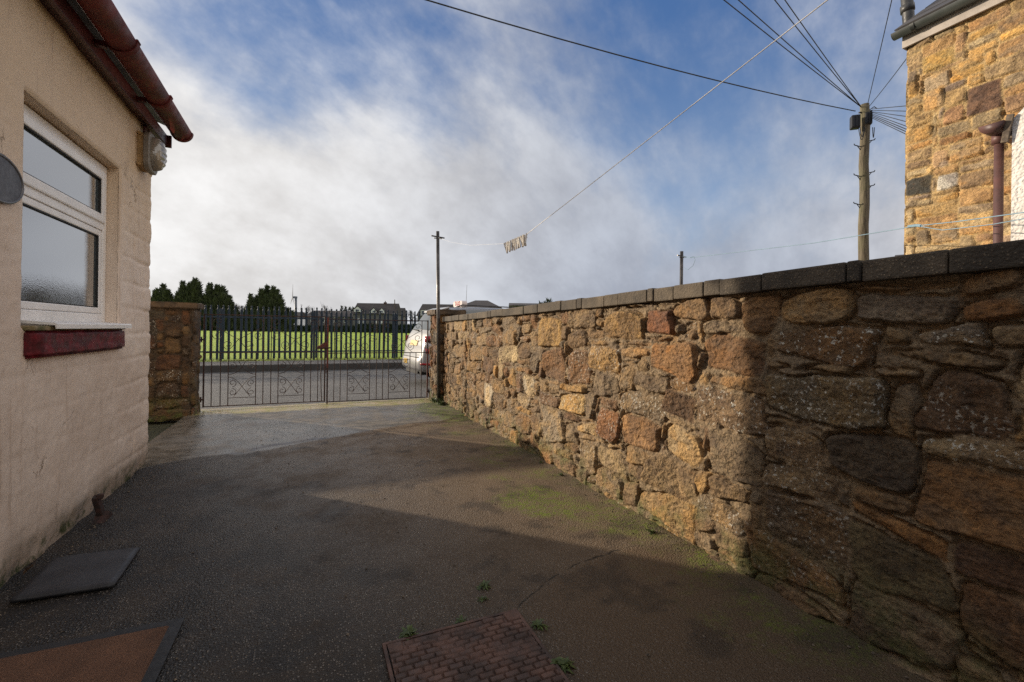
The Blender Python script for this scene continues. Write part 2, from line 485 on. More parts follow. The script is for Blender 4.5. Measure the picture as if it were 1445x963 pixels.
M['lamp_cream'] = simple('cream_lamp_base', (0.42, 0.27, 0.12), 0.6, scale=14, bump=0.2)
M['box_black'] = simple('black_joint_box', (0.014, 0.014, 0.016), 0.45, bump=0.1)


def wood_pole():
    m, N, b, P = material('creosoted_pole')
    g = N.noise(N.scale(P, (12, 12, 0.7)), 3, 6, 0.7, 0.4)
    n = N.noise(P, 1.5, 4)
    c = N.mix(N.range(g, 0.32, 0.68), (0.04, 0.03, 0.018, 1), (0.20, 0.165, 0.11, 1))
    c = N.mix(N.math('MULTIPLY', N.range(n, 0.45, 0.65), 0.35), c, (0.10, 0.11, 0.04, 1))
    N.put(b.inputs['Base Color'], c)
    b.inputs['Roughness'].default_value = 0.85
    N.put(b.inputs['Normal'], N.bump(g, 0.7, 0.02))
    return m


M['pole'] = wood_pole()


def obscure_glass(name, tint, rough, bumpy, scale):
    m, N, b, P = material(name)
    b.inputs['Base Color'].default_value = (*tint, 1)
    b.inputs['Roughness'].default_value = rough
    b.inputs['IOR'].default_value = 6.0 if scale == 150 else 2.0
    b.inputs['Specular IOR Level'].default_value = 0.5
    if bumpy:
        h = N.math('ADD', N.voronoi(P, scale), N.math('MULTIPLY', N.noise(P, scale * 1.7, 3), 0.7))
        N.put(b.inputs['Normal'], N.bump(h, bumpy, 0.004))
    return m


M['pane'] = obscure_glass('obscured_glass', (0.055, 0.07, 0.075), 0.03, 0.035, 150)
M['car_glass'] = obscure_glass('car_glass', (0.03, 0.04, 0.042), 0.04, 0, 1)
M['lamp_glass'] = obscure_glass('ribbed_lamp_glass', (0.22, 0.19, 0.15), 0.16, 0.25, 60)
M['house_glass'] = obscure_glass('house_window_glass', (0.04, 0.05, 0.06), 0.06, 0, 1)


def car_paint(name, col, metal=0.2):
    m, N, b, P = material(name)
    n = N.noise(P, 3, 4)
    z = N.sep(P)[2]
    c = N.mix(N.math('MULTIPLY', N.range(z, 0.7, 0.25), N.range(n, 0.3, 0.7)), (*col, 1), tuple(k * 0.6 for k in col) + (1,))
    N.put(b.inputs['Base Color'], c)
    b.inputs['Metallic'].default_value = metal
    b.inputs['Roughness'].default_value = 0.32
    b.inputs['Coat Weight'].default_value = 0.5
    b.inputs['Coat Roughness'].default_value = 0.08
    return m


M['car_silver'] = car_paint('pale_silver_car_paint', (0.30, 0.295, 0.29))
M['red_lens'] = simple('red_lamp_lens', (0.35, 0.008, 0.012), 0.15, bump=0)
M['clear_lens'] = simple('clear_lamp_lens', (0.55, 0.50, 0.48), 0.2, bump=0)
M['yellow_plate'] = simple('yellow_number_plate', (0.62, 0.38, 0.05), 0.4, var=0.1, bump=0)
M['taxi_white'] = simple('taxi_sign_plastic', (0.75, 0.66, 0.62), 0.35, var=0.08, bump=0)
M['taxi_pink'] = simple('taxi_sign_side', (0.55, 0.30, 0.27), 0.4, var=0.1, bump=0)
M['taxi_red'] = simple('taxi_sign_lettering', (0.45, 0.02, 0.02), 0.5, bump=0)
M['tyre'] = simple('tyre_rubber', (0.02, 0.02, 0.02), 0.8, bump=0.2)


def pebbledash():
    m, N, b, P = material('white_pebbledash')
    n = N.noise(P, 2.5, 5)
    c = N.mix(N.range(n, 0.3, 0.7), (0.62, 0.58, 0.53, 1), (0.76, 0.72, 0.67, 1))
    N.put(b.inputs['Base Color'], c)
    b.inputs['Roughness'].default_value = 0.9
    h = N.math('ADD', N.voronoi(P, 46, 'SMOOTH_F1'), N.math('MULTIPLY', N.noise(P, 60, 4), 0.6))
    N.put(b.inputs['Normal'], N.bump(h, 0.9, 0.014))
    return m


M['dash'] = pebbledash()


def coir_mat():
    m, N, b, P = material('rust_brown_matting')
    n = N.noise(P, 220, 3, 0.7)
    n2 = N.noise(P, 7, 5, 0.6)
    c = N.mix(N.range(n, 0.3, 0.7), (0.07, 0.033, 0.018, 1), (0.22, 0.105, 0.055, 1))
    c = N.mix(1.0, c, N.ramp(n2, (0.3, 0.7), (0.7, 1.2)), 'MULTIPLY')
    N.put(b.inputs['Base Color'], c)
    b.inputs['Roughness'].default_value = 0.95
    N.put(b.inputs['Normal'], N.bump(n, 1.0, 0.008))
    return m


M['coir'] = coir_mat()
M['cover'] = simple('rusty_cast_cover', (0.12, 0.060, 0.040), 0.7, scale=9, bump=0.6, bscale=70, col2=(0.045, 0.026, 0.019))


# ------------------------------------------------------------------ object helpers
def tag(o, label=None, cat=None, group=None, kind=None):
    if label:
        o['label'] = label
    if cat:
        o['category'] = cat
    if group:
        o['group'] = group
    if kind:
        o['kind'] = kind
    return o


def empty(name, loc=(0, 0, 0), label=None, cat=None, group=None, rz=0.0):
    o = bpy.data.objects.new(name, None)
    COL.objects.link(o)
    o.location = loc
    o.rotation_euler = (0, 0, rz)
    o.empty_display_size = 0.1
    return tag(o, label, cat, group)


def link(name, me, m, parent=None, smooth=False):
    o = bpy.data.objects.new(name, me)
    COL.objects.link(o)
    for mm in (m if isinstance(m, (list, tuple)) else [m]):
        if mm:
            me.materials.append(mm)
    if parent:
        o.parent = parent
    if smooth:
        me.shade_smooth()
    return o


def copy_tree(o, parent=None):
    c = o.copy()
    COL.objects.link(c)
    if parent:
        c.parent = parent
        c.matrix_parent_inverse = o.matrix_parent_inverse
    for ch in o.children:
        copy_tree(ch, c)
    return c


class MB:
    """collects simple shapes into ONE mesh"""
    def __init__(self):
        self.v = []
        self.f = []

    def add(self, vs, fs):
        k = len(self.v)
        self.v += [tuple(p) for p in vs]
        self.f += [tuple(i + k for i in f) for f in fs]
        return self

    def box(self, lo, hi, bev=0.0, mat=None):
        bm = bmesh.new()
        bmesh.ops.create_cube(bm, size=1)
        lo, hi = Vector(lo), Vector(hi)
        for v in bm.verts:
            v.co = Vector(((lo[i] + hi[i]) / 2 + v.co[i] * (hi[i] - lo[i]) for i in range(3)))
        if bev:
            bmesh.ops.bevel(bm, geom=bm.edges[:], offset=bev, segments=2, affect='EDGES', profile=0.6)
        if mat is not None:
            bmesh.ops.transform(bm, matrix=mat, verts=bm.verts)
        bm.verts.index_update()
        self.add([v.co for v in bm.verts], [[v.index for v in f.verts] for f in bm.faces])
        bm.free()
        return self

    def tube(self, pts, r, n=8, cap=True):
        pts = [Vector(p) for p in pts]
        rs = r if isinstance(r, (list, tuple)) else [r] * len(pts)
        vs, fs = [], []
        prev = None
        for i, p in enumerate(pts):
            a = pts[max(0, i - 1)]
            b = pts[min(len(pts) - 1, i + 1)]
            t = (b - a).normalized()
            if prev is None:
                x = t.orthogonal().normalized()
            else:
                x = prev - t * prev.dot(t)
                x = x.normalized() if x.length > 1e-6 else t.orthogonal().normalized()
            prev = x
            y = t.cross(x)
            for k in range(n):
                an = 2 * math.pi * k / n
                vs.append(p + (x * math.cos(an) + y * math.sin(an)) * rs[i])
        for i in range(len(pts) - 1):
            for k in range(n):
                fs.append((i * n + k, i * n + (k + 1) % n, (i + 1) * n + (k + 1) % n, (i + 1) * n + k))
        if cap:
            fs.append(tuple(range(n))[::-1])
            fs.append(tuple(range((len(pts) - 1) * n, len(pts) * n)))
        return self.add(vs, fs)

    def prism(self, poly, axis, a, b):
        """extrude a 2D polygon along an axis: axis x -> poly is (y,z), y -> (x,z), z -> (x,y)"""
        def P(q, t):
            return {'x': (t, q[0], q[1]), 'y': (q[0], t, q[1]), 'z': (q[0], q[1], t)}[axis]
        n = len(poly)
        vs = [P(q, a) for q in poly] + [P(q, b) for q in poly]
        fs = [(i, (i + 1) % n, n + (i + 1) % n, n + i) for i in range(n)]
        fs += [tuple(range(n))[::-1], tuple(range(n, 2 * n))]
        return self.add(vs, fs)

    def mesh(self, name):
        me = bpy.data.meshes.new(name)
        me.from_pydata(self.v, [], self.f)
        bm = bmesh.new()
        bm.from_mesh(me)
        bmesh.ops.recalc_face_normals(bm, faces=bm.faces)
        bm.to_mesh(me)
        bm.free()
        return me

    def build(self, name, m, parent=None, smooth=False):
        return link(name, self.mesh(name), m, parent, smooth)


# ------------------------------------------------------------------ numpy noise and stone work
def vnoise(x, y, seed=0):
    x = np.asarray(x, float) + seed * 17.31
    y = np.asarray(y, float) + seed * 5.77
    xi, yi = np.floor(x), np.floor(y)
    fx, fy = x - xi, y - yi
    fx = fx * fx * (3 - 2 * fx)
    fy = fy * fy * (3 - 2 * fy)

    def h(a, b):
        s = np.sin(a * 127.1 + b * 311.7 + seed * 74.7) * 43758.5453
        return s - np.floor(s)
    return (h(xi, yi) * (1 - fx) + h(xi + 1, yi) * fx) * (1 - fy) + (h(xi, yi + 1) * (1 - fx) + h(xi + 1, yi + 1) * fx) * fy


def fbm(x, y, seed=0, oct=4, gain=0.55):
    s, a, t = 0.0, 1.0, 0.0
    for i in range(oct):
        s = s + a * vnoise(x * 2 ** i, y * 2 ** i, seed + i)
        t += a
        a *= gain
    return s / t


def smooth(a, b, x):
    t = np.clip((x - a) / (b - a), 0, 1)
    return t * t * (3 - 2 * t)


def layout(u0, u1, v0, v1, keys, rng, cu, cv, wr, hr):
    """fill a rectangle with stones on a coarse grid; returns (u0,v0,u1,v1,key index)"""
    nu, nv = int(round((u1 - u0) / cu)), int(round((v1 - v0) / cv))
    occ = np.zeros((nu, nv), bool)
    out = []

    def mark(a, b, c, d):
        occ[a:c, b:d] = True
    for k, q in enumerate(keys):
        a, b = int(round((q[0] - u0) / cu)), int(round((q[1] - v0) / cv))
        c, d = int(round((q[2] - u0) / cu)), int(round((q[3] - v0) / cv))
        a, b, c, d = max(a, 0), max(b, 0), min(max(c, a + 1), nu), min(max(d, b + 1), nv)
        if a >= c or b >= d:
            continue
        # trim against the stones already there
        while c > a and occ[a:c, b:d].any():
            if occ[c - 1, b:d].any():
                c -= 1
            elif occ[a, b:d].any():
                a += 1
            elif occ[a:c, b].any():
                b += 1
            else:
                d -= 1
            if d <= b:
                break
        if c - a < 1 or d - b < 1:
            continue
        mark(a, b, c, d)
        out.append((a, b, c, d, k))
    for j in range(nv):
        i = 0
        hrow = rng.randint(*hr)
        while i < nu:
            if occ[i, j]:
                i += 1
                continue
            w = rng.randint(*wr)
            h = hrow if rng.random() < 0.45 else rng.randint(*hr)
            if rng.random() < 0.15:
                w, h = max(1, w // 3), max(1, h // 2)
            c = i
            while c < nu and c - i < w and not occ[c, j]:
                c += 1
            if c < nu and not occ[c, j] and (c + 1 >= nu or occ[c + 1, j]):
                c += 1
            d = j
            while d < nv and d - j < h and not occ[i:c, d].any():
                d += 1
            if nv - d == 1 and not occ[i:c, d:nv].any():
                d = nv
            mark(i, j, c, d)
            out.append((i, j, c, d, -1))
            i = c
    return [(u0 + a * cu, v0 + b * cv, u0 + c * cu, v0 + d * cv, k) for a, b, c, d, k in out]


def stonework(us, vs, keys, keycols, palette, seed, cu=0.05, cv=0.045, wr=(4, 10), hr=(2, 5), joint=0.012, relief=0.035,
              warp=0.016, rough=0.012, rounding=0.045, mortar=(0.17, 0.13, 0.085), jitter=0.10, lich_p=0.15, lich_keys=(), smear=0.058, groove=0.024, cutp=0.75, tonef=None):
    """height (outwards), colour and lichen arrays over the grid us x vs"""
    rng = random.Random(seed)
    U, V = np.meshgrid(us, vs, indexing='ij')
    Uw = U + warp * 2 * (fbm(U * 6, V * 6, seed + 1, 3) - 0.5) * 2 + 0.006 * 2 * (fbm(U * 34, V * 34, seed + 2, 3) - 0.5)
    Vw = V + warp * 1.6 * (fbm(U * 5, V * 6, seed + 3, 3) - 0.5) * 2 + 0.005 * 2 * (fbm(U * 34, V * 34, seed + 4, 3) - 0.5)
    stones = layout(us[0], us[-1], vs[0], vs[-1], keys, rng, cu, cv, wr, hr)
    Dm = np.full(U.shape, 1.0)
    H = np.zeros(U.shape)
    C = np.zeros(U.shape + (3,))
    L = np.zeros(U.shape)
    C[:] = mortar
    for (a, b, c, d, k) in stones:
        m = 0.05
        i0, i1 = np.searchsorted(us, a - m), np.searchsorted(us, c + m)
        j0, j1 = np.searchsorted(vs, b - m), np.searchsorted(vs, d + m)
        if i1 <= i0 or j1 <= j0:
            continue
        uu, vv = Uw[i0:i1, j0:j1], Vw[i0:i1, j0:j1]
        cx, cy = (a + c) / 2, (b + d) / 2
        hw, hh = (c - a) / 2 - joint * rng.uniform(0.3, 1.3), (d - b) / 2 - joint * rng.uniform(0.3, 1.3)
        hw, hh = max(hw, 0.012), max(hh, 0.012)
        x, y = uu - cx, vv - cy
        lines = []
        for (nx, ny, off) in ((1, 0, hw), (-1, 0, hw), (0, 1, hh), (0, -1, hh)):
            t = rng.gauss(0, jitter)
            ca, sa = math.cos(t), math.sin(t)
            lines.append((nx * ca - ny * sa, nx * sa + ny * ca, off))
        for q in range(4):                         # knocked-off corners
            if rng.random() < cutp:
                sxx, syy = (1, 1, -1, -1)[q], (1, -1, 1, -1)[q]
                an = math.atan2(syy * hw, sxx * hh) + rng.gauss(0, 0.15)
                nx, ny = math.cos(an), math.sin(an)
                full = abs(nx) * hw + abs(ny) * hh
                lines.append((nx, ny, full - rng.uniform(0.004, 0.30) * min(hw, hh)))
        D = None
        acc = 0
        for nx, ny, off in lines:
            t = nx * x + ny * y - off
            acc = acc + np.exp(np.clip(t / 0.008, -60, 60))
        D = 0.008 * np.log(acc)
        t = np.clip(-D / (rounding * rng.uniform(0.55, 1.2)), 0, 1)
        prof = (1 - (1 - t) ** 2.6) ** 0.8
        gx, gy = rng.gauss(0, 0.10), rng.gauss(0, 0.12)
        base = relief * rng.uniform(0.55, 1.25)
        sid = rng.randint(1, 900)
        fac = np.minimum(base + gx * x + gy * y, base * rng.uniform(1.0, 1.4) + rng.gauss(0, 0.25) * x + rng.gauss(0, 0.25) * y)
        nz = fbm(uu * 7, vv * 9, sid, 5, 0.6) - 0.5
        rdg = np.abs(fbm(uu * 11 + 3 * vv, vv * 16, sid + 40, 4, 0.6) - 0.5)
        chip = np.abs(fbm(uu * 26, vv * 40, sid + 77, 4, 0.65) - 0.5)
        step_ = np.round(fbm(uu * 5, vv * 14, sid + 91, 3) * 5) / 5 - 0.5
        hgt = prof * (np.maximum(fac, 0.004) + rough * (1.5 * nz - 1.8 * rdg + 0.35 + 0.9 * step_ - 0.9 * chip))
        win = D < np.minimum(Dm[i0:i1, j0:j1], 0.004)
        Dm[i0:i1, j0:j1] = np.where(win, D, np.minimum(Dm[i0:i1, j0:j1], D))
        H[i0:i1, j0:j1] = np.where(win, hgt, H[i0:i1, j0:j1])
        col = keycols[k] if k >= 0 and keycols[k] is not None else palette(rng, cx, cy)
        tone = rng.uniform(0.85, 1.15)
        col = np.array(col) * tone
        if tonef:
            col = col * tonef(cx, cy)
        second = col * np.array((1.25, 1.1, 0.85)) if rng.random() < 0.5 else col * np.array((0.62, 0.60, 0.62))
        pat = smooth(0.44, 0.60, fbm(uu * 9, vv * 12, sid + 7, 4))[..., None]
        cc = col * (1 - pat) + second * pat
        edge = np.clip(smooth(-0.012, 0.002, D), 0, 1)[..., None] * 0.35
        cc = cc * (1 - edge) + np.array(mortar) * edge
        C[i0:i1, j0:j1] = np.where(win[..., None], cc, C[i0:i1, j0:j1])
        lv = 1.0 if k in lich_keys else (rng.uniform(0.4, 0.9) if rng.random() < lich_p else 0.0)
        L[i0:i1, j0:j1] = np.where(win, lv, L[i0:i1, j0:j1])
    mh = smear * (fbm(U * 4, V * 4, seed + 9, 4) - 0.33) + 0.012 * (fbm(U * 30, V * 30, seed + 11, 4) - 0.5)
    mh = mh - 0.022 * smooth(0.56, 0.70, fbm(U * 7, V * 9, seed + 15, 4)) * smooth(0.0, 0.01, Dm + 0.004)
    gm = smooth(0.44, 0.60, fbm(U * 6, V * 6, seed + 19, 4))
    gr_ = groove * gm * (1 - smooth(0.003, 0.011, np.abs(Dm - 0.003)))
    mor = (Dm > 0.004) | (mh > H)
    H = np.where(mor, np.where(Dm > 0.004, mh, np.minimum(mh, H + 0.012)), H) - gr_
    mt = (0.7 + 0.6 * fbm(U * 9, V * 9, seed + 13, 4))[..., None]
    C = np.where(mor[..., None], C * mt, C)
    return H, C, L


def relief_mesh(name, us, vs, pos, nrm, H, C=None, L=None, extra=None, keep=None):
    """grid mesh: pos(u) and nrm(u) give the plan line and outward normal; z = v"""
    nu, nv = len(us), len(vs)
    Pp = np.array([pos(u) for u in us])
    Nn = np.array([nrm(u) for u in us])
    X = Pp[:, None, 0] + Nn[:, None, 0] * H
    Y = Pp[:, None, 1] + Nn[:, None, 1] * H
    Z = np.broadcast_to(np.asarray(vs)[None, :], X.shape)
    co = np.stack([X, Y, Z], -1).reshape(-1, 3)
    I, J = np.meshgrid(np.arange(nu - 1), np.arange(nv - 1), indexing='ij')
    if keep is not None:
        k = keep(us, vs)
        I, J = I[k], J[k]
    I, J = I.ravel(), J.ravel()
    F = np.stack([I * nv + J, (I + 1) * nv + J, (I + 1) * nv + J + 1, I * nv + J + 1], -1)
    me = bpy.data.meshes.new(name)
    ev, ef = (np.array(extra.v), extra.f) if extra else (np.zeros((0, 3)), [])
    nb = len(co)
    allv = np.concatenate([co, ev]) if len(ev) else co
    me.vertices.add(len(allv))
    me.vertices.foreach_set('co', allv.ravel())
    loops = list(F.ravel())
    starts = list(range(0, 4 * len(F), 4))
    p = 4 * len(F)
    for f in ef:
        loops += [i + nb for i in f]
        starts.append(p)
        p += len(f)
    me.loops.add(len(loops))
    me.loops.foreach_set('vertex_index', loops)
    me.polygons.add(len(starts))
    me.polygons.foreach_set('loop_start', starts)
    sm = np.zeros(len(starts), bool)
    sm[:len(F)] = True
    me.polygons.foreach_set('use_smooth', sm)
    me.update(calc_edges=True)
    me.validate()
    if C is not None:
        a = me.color_attributes.new('Col', 'FLOAT_COLOR', 'POINT')
        cc = np.ones((len(allv), 4))
        cc[:nb, :3] = C.reshape(-1, 3)
        cc[nb:, :3] = C.reshape(-1, 3).mean(0)
        a.data.foreach_set('color', cc.ravel())
        l = me.attributes.new('lichen', 'FLOAT', 'POINT')
        ll = np.zeros(len(allv))
        ll[:nb] = L.ravel()
        l.data.foreach_set('value', ll)
    return me


def steps(*segs):
    """non-uniform grid line: (a, b, step) segments"""
    out = []
    for a, b, s in segs:
        n = max(1, int(round((b - a) / s)))
        out += [a + (b - a) * i / n for i in range(n)]
    out.append(segs[-1][1])
    return np.array(out)


# ------------------------------------------------------------------ ground
def sheet(name, x0, x1, y0, y1, z, m, nx=1, ny=1, f=None):
    vs, fs = [], []
    for i in range(nx + 1):
        for j in range(ny + 1):
            x, y = x0 + (x1 - x0) * i / nx, y0 + (y1 - y0) * j / ny
            vs.append((x, y, z + (f(x, y) if f else 0)))
    for i in range(nx):
        for j in range(ny):
            a = i * (ny + 1) + j
            fs.append((a, a + ny + 1, a + ny + 2, a + 1))
    me = bpy.data.meshes.new(name)
    me.from_pydata(vs, [], fs)
    o = link(name, me, m, None, True)
    o['kind'] = 'structure'
    return o


sheet('ground', -900, 900, -700, 1200, -0.09, M['ground'])
_gx = np.linspace(-1.6, 2.3, 118)
_gy = np.linspace(-2.5, 8.36, 330)
GX, GY = np.meshgrid(_gx, _gy, indexing='ij')
GZ = 0.020 * (fbm(GX * 1.1, GY * 1.1, 21, 3) - 0.5) + 0.006 * (fbm(GX * 6, GY * 6, 22, 3) - 0.5)
GZ += 0.05 * smooth(1.95, 2.2, GX) * fbm(GX * 5, GY * 5, 25, 3) * 0.8
_e = GY - 0.38 * GX + 0.5 * fbm(GX * 1.3, GY * 1.3, 23, 3)
GZ += 0.012 * smooth(5.85, 5.90, _e)


def ground_z(x, y):
    i = int(np.clip(np.searchsorted(_gx, x), 0, len(_gx) - 1))
    j = int(np.clip(np.searchsorted(_gy, y), 0, len(_gy) - 1))
    return float(GZ[i, j])


def grid_mesh(name, X, Y, Z):
    nu, nv = X.shape
    me = bpy.data.meshes.new(name)
    co = np.stack([X, Y, Z], -1).reshape(-1, 3)
    I, J = np.meshgrid(np.arange(nu - 1), np.arange(nv - 1), indexing='ij')
    I, J = I.ravel(), J.ravel()
    F = np.stack([I * nv + J, (I + 1) * nv + J, (I + 1) * nv + J + 1, I * nv + J + 1], -1)
    me.from_pydata(co.tolist(), [], F.tolist())
    me.shade_smooth()
    return me


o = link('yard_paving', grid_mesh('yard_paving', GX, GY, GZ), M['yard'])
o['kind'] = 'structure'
sheet('neighbour_yard', 2.32, 30, -10, 8.3, -0.01, M['road'])
sheet('road', -90, 120, 8.36, 15.3, -0.03, M['road'], 1, 1)
mb = MB()
mb.box((-90, 15.3, -0.2), (120, 15.45, 0.17), 0.02)
o = mb.build('kerb', M['kerb'])
o['kind'] = 'structure'
sheet('pavement', -90, 120, 15.45, 17.0, 0.166, M['pavement'])
sheet('playing_field', -300, 300, 17.0, 128, 0.17, M['field'], 60, 24,
      lambda x, y: 0.05 * math.sin(x * 0.21) * math.sin(y * 0.17) if y > 18 else 0)
rb = random.Random(3)
mb = MB()
for i in range(5200):
    x = rb.uniform(-13, 10)
    y = 17.02 + abs(rb.gauss(0, 0.35))
    h = rb.uniform(0.03, 0.12)
    an = rb.uniform(0, math.pi)
    dx, dy = math.cos(an) * 0.006, math.sin(an) * 0.006
    lx, ly = rb.gauss(0, 0.02), rb.gauss(0, 0.02)
    mb.add([(x - dx, y - dy, 0.165), (x + dx, y + dy, 0.165), (x + lx, y + ly, 0.165 + h)], [(0, 1, 2)])
o = mb.build('grass', M['blade'])
tag(o, 'rough yellowish grass growing along the foot of the fence', 'grass', None, 'stuff')

# ------------------------------------------------------------------ rubble boundary wall (right)
WX = 2.15
OCH, TAN, BRN, RED = (0.35, 0.225, 0.095), (0.28, 0.20, 0.115), (0.205, 0.135, 0.075), (0.18, 0.105, 0.058)
GRY, DRK, PAL, ORG = (0.225, 0.175, 0.12), (0.12, 0.085, 0.058), (0.38, 0.29, 0.175), (0.27, 0.155, 0.07)
keys = [((0.854, 1.325, 1.183, 1.473), (0.20, 0.165, 0.13)), ((1.048, 0.893, 1.589, 1.132), (0.17, 0.14, 0.095)),
        ((0.964, 0.663, 1.275, 0.912), (0.105, 0.085, 0.066)), ((0.70, 0.96, 0.966, 1.149), (0.12, 0.07, 0.04)),
        ((1.101, 1.147, 1.535, 1.34), (0.16, 0.10, 0.055)), ((0.75, 1.25, 0.992, 1.325), (0.20, 0.17, 0.14)),
        ((0.62, 0.583, 0.964, 0.844), (0.21, 0.125, 0.065)), ((1.18, 0.257, 1.618, 0.53), (0.16, 0.12, 0.085)),
        ((0.85, 0.265, 1.18, 0.50), (0.145, 0.12, 0.065)), ((1.592, 1.069, 1.976, 1.302), RED),
        ((1.608, 0.765, 2.06, 1.003), (0.23, 0.16, 0.10)), ((2.057, 1.047, 2.427, 1.27), (0.25, 0.14, 0.065)),
        ((1.584, 0.509, 1.966, 0.76), GRY), ((1.982, 0.475, 2.314, 0.702), PAL),
        ((2.33, 0.474, 2.76, 0.725), (0.33, 0.19, 0.09)), ((2.794, 0.98, 3.189, 1.215), OCH),
        ((3.612, 0.872, 4.025, 1.143), RED), ((3.188, 0.854, 3.549, 1.148), RED),
        ((2.523, 1.264, 2.998, 1.475), OCH), ((3.724, 1.174, 4.127, 1.465), (0.46, 0.30, 0.12)),
        ((4.635, 0.92, 5.084, 1.168), (0.50, 0.40, 0.24)), ((0.86, 0.054, 1.22, 0.255), (0.17, 0.13, 0.09)),
        ((2.05, 0.02, 2.56, 0.285), (0.33, 0.23, 0.12)), ((3.25, 0.573, 3.70, 0.749), (0.45, 0.32, 0.15)),
        ((0.60, 0.45, 0.84, 0.575), (0.13, 0.065, 0.036)), ((0.55, 0.24, 0.83, 0.44), (0.13, 0.075, 0.045)),
        ((2.235, 1.319, 2.502, 1.461), (0.17, 0.075, 0.045)), ((0.66, 1.35, 0.85, 1.447), (0.30, 0.14, 0.045)),
        ((2.80, 0.437, 3.026, 0.711), (0.32, 0.15, 0.065)), ((4.22, 0.634, 4.477, 0.859), (0.48, 0.43, 0.35)),
        ((5.35, 0.295, 5.722, 0.615), (0.47, 0.42, 0.34)), ((1.26, 0.09, 1.70, 0.26), (0.22, 0.13, 0.06)),
        ((3.05, 0.15, 3.35, 0.42), (0.30, 0.22, 0.13)), ((3.6, 0.22, 4.05, 0.56), (0.30, 0.25, 0.19))]


def wall_palette(rng, u, v):
    base = rng.choice([OCH, TAN, TAN, TAN, BRN, BRN, BRN, RED, GRY, GRY, GRY, PAL, (0.29, 0.19, 0.10), ORG])
    return base


def wall_tone(u, v):
    return 1.0 + 0.0 * min(1, max(0, (u - 0.9) / 1.1))       # tone is even along the whole length


us = steps((-2.0, 0.5, 0.03), (0.5, 3.2, 0.0065), (3.2, 7.66, 0.011))
vs = steps((-0.05, 1.535, 0.0068))
H, C, L = stonework(us, vs, [k[0] for k in keys], [k[1] for k in keys], wall_palette, 11, lich_p=0.22,
                    lich_keys=(1, 4, 10, 5), tonef=wall_tone, mortar=(0.25, 0.195, 0.135), relief=0.027, rough=0.016, rounding=0.015, joint=0.012, jitter=0.13)
_mean = np.array((0.225, 0.150, 0.074))
C[:] = (C * 0.84 + _mean * 0.16) * np.array((0.98, 0.915, 0.79))
H[:, -1] = -0.02
core = MB()
core.box((2.17, -2.0, -0.05), (2.50, 7.655, 1.53))
rubble = empty('rubble_wall', (WX, 3, 0), 'long rubble stone boundary wall with dark concrete coping on the right of the yard', 'stone wall')
me = relief_mesh('masonry', us, vs, lambda u: (WX, u), lambda u: (-1, 0), H, C, L, core)
o = link('masonry', me, M['rubble'], rubble)
o.location = (-WX, -3, 0)
y = -2.0
rr = random.Random(5)
# joint positions follow the photograph: long slabs with the odd narrow closer
cuts = [-2.0, -1.45, -0.9, -0.3, 0.2, 0.62, 0.86, 1.145, 1.20, 1.60, 1.86, 1.98, 2.22, 2.40, 2.46, 2.78, 2.96, 3.28, 3.36, 3.62, 3.74, 4.10, 4.42, 4.78, 5.02, 5.40, 5.52, 5.94, 6.30, 6.62, 6.74, 7.10, 7.36, 7.70]
for a, b in zip(cuts[:-1], cuts[1:]):
    mb = MB()
    dz, dx = rr.uniform(-0.004, 0.004), rr.uniform(-0.006, 0.006)
    Tm = Matrix.Translation((0, 0, 0)) @ Matrix.Rotation(rr.gauss(0, 0.004), 4, 'Y')
    mb.box((2.098 + dx, a + 0.003, 1.528 + dz), (2.56 + dx, b - 0.003, 1.617 + dz), 0.008, None)
    c = mb.build('coping_slab', M['coping'], rubble)
    c.location = (-WX, -3, 0)

# the wall top falls gently towards the gate
for c in rubble.children:
    n_ = len(c.data.vertices)
    co = np.empty(n_ * 3)
    c.data.vertices.foreach_get('co', co)
    co = co.reshape(-1, 3)
    co[:, 2] *= 1.0085 - 0.0098 * co[:, 1]
    c.data.vertices.foreach_set('co', co.ravel())
    c.data.update()

# ------------------------------------------------------------------ gate pillars
def ring_path(x0, x1, y0, y1, rad=0.03):
    """perimeter of a rectangle with rounded corners; returns length, pos(u), nrm(u)"""
    pts, nr = [], []
    for cx, cy, a0 in ((x1 - rad, y0 + rad, -90), (x1 - rad, y1 - rad, 0), (x0 + rad, y1 - rad, 90), (x0 + rad, y0 + rad, 180)):
        for k in range(5):
            a = R(a0 + 90 * k / 4)
            pts.append((cx + rad * math.cos(a), cy + rad * math.sin(a)))
            nr.append((math.cos(a), math.sin(a)))
    pts.append(pts[0])
    nr.append(nr[0])
    s = [0]
    for p, q in zip(pts[:-1], pts[1:]):
        s.append(s[-1] + math.hypot(q[0] - p[0], q[1] - p[1]))
    s, pa, na = np.array(s), np.array(pts), np.array(nr)

    def pos(u):
        return (np.interp(u, s, pa[:, 0]), np.interp(u, s, pa[:, 1]))

    def nrm(u):
        n = np.array((np.interp(u, s, na[:, 0]), np.interp(u, s, na[:, 1])))
        return n / np.linalg.norm(n)
    return s[-1], pos, nrm


def pillar_palette(rng, u, v):  # stone colours darkened, the left pillar's shade is put into them
    return rng.choice([(0.125, 0.074, 0.030), (0.10, 0.060, 0.028), (0.08, 0.047, 0.023), (0.105, 0.050, 0.022), (0.135, 0.085, 0.038), (0.08, 0.063, 0.040)])


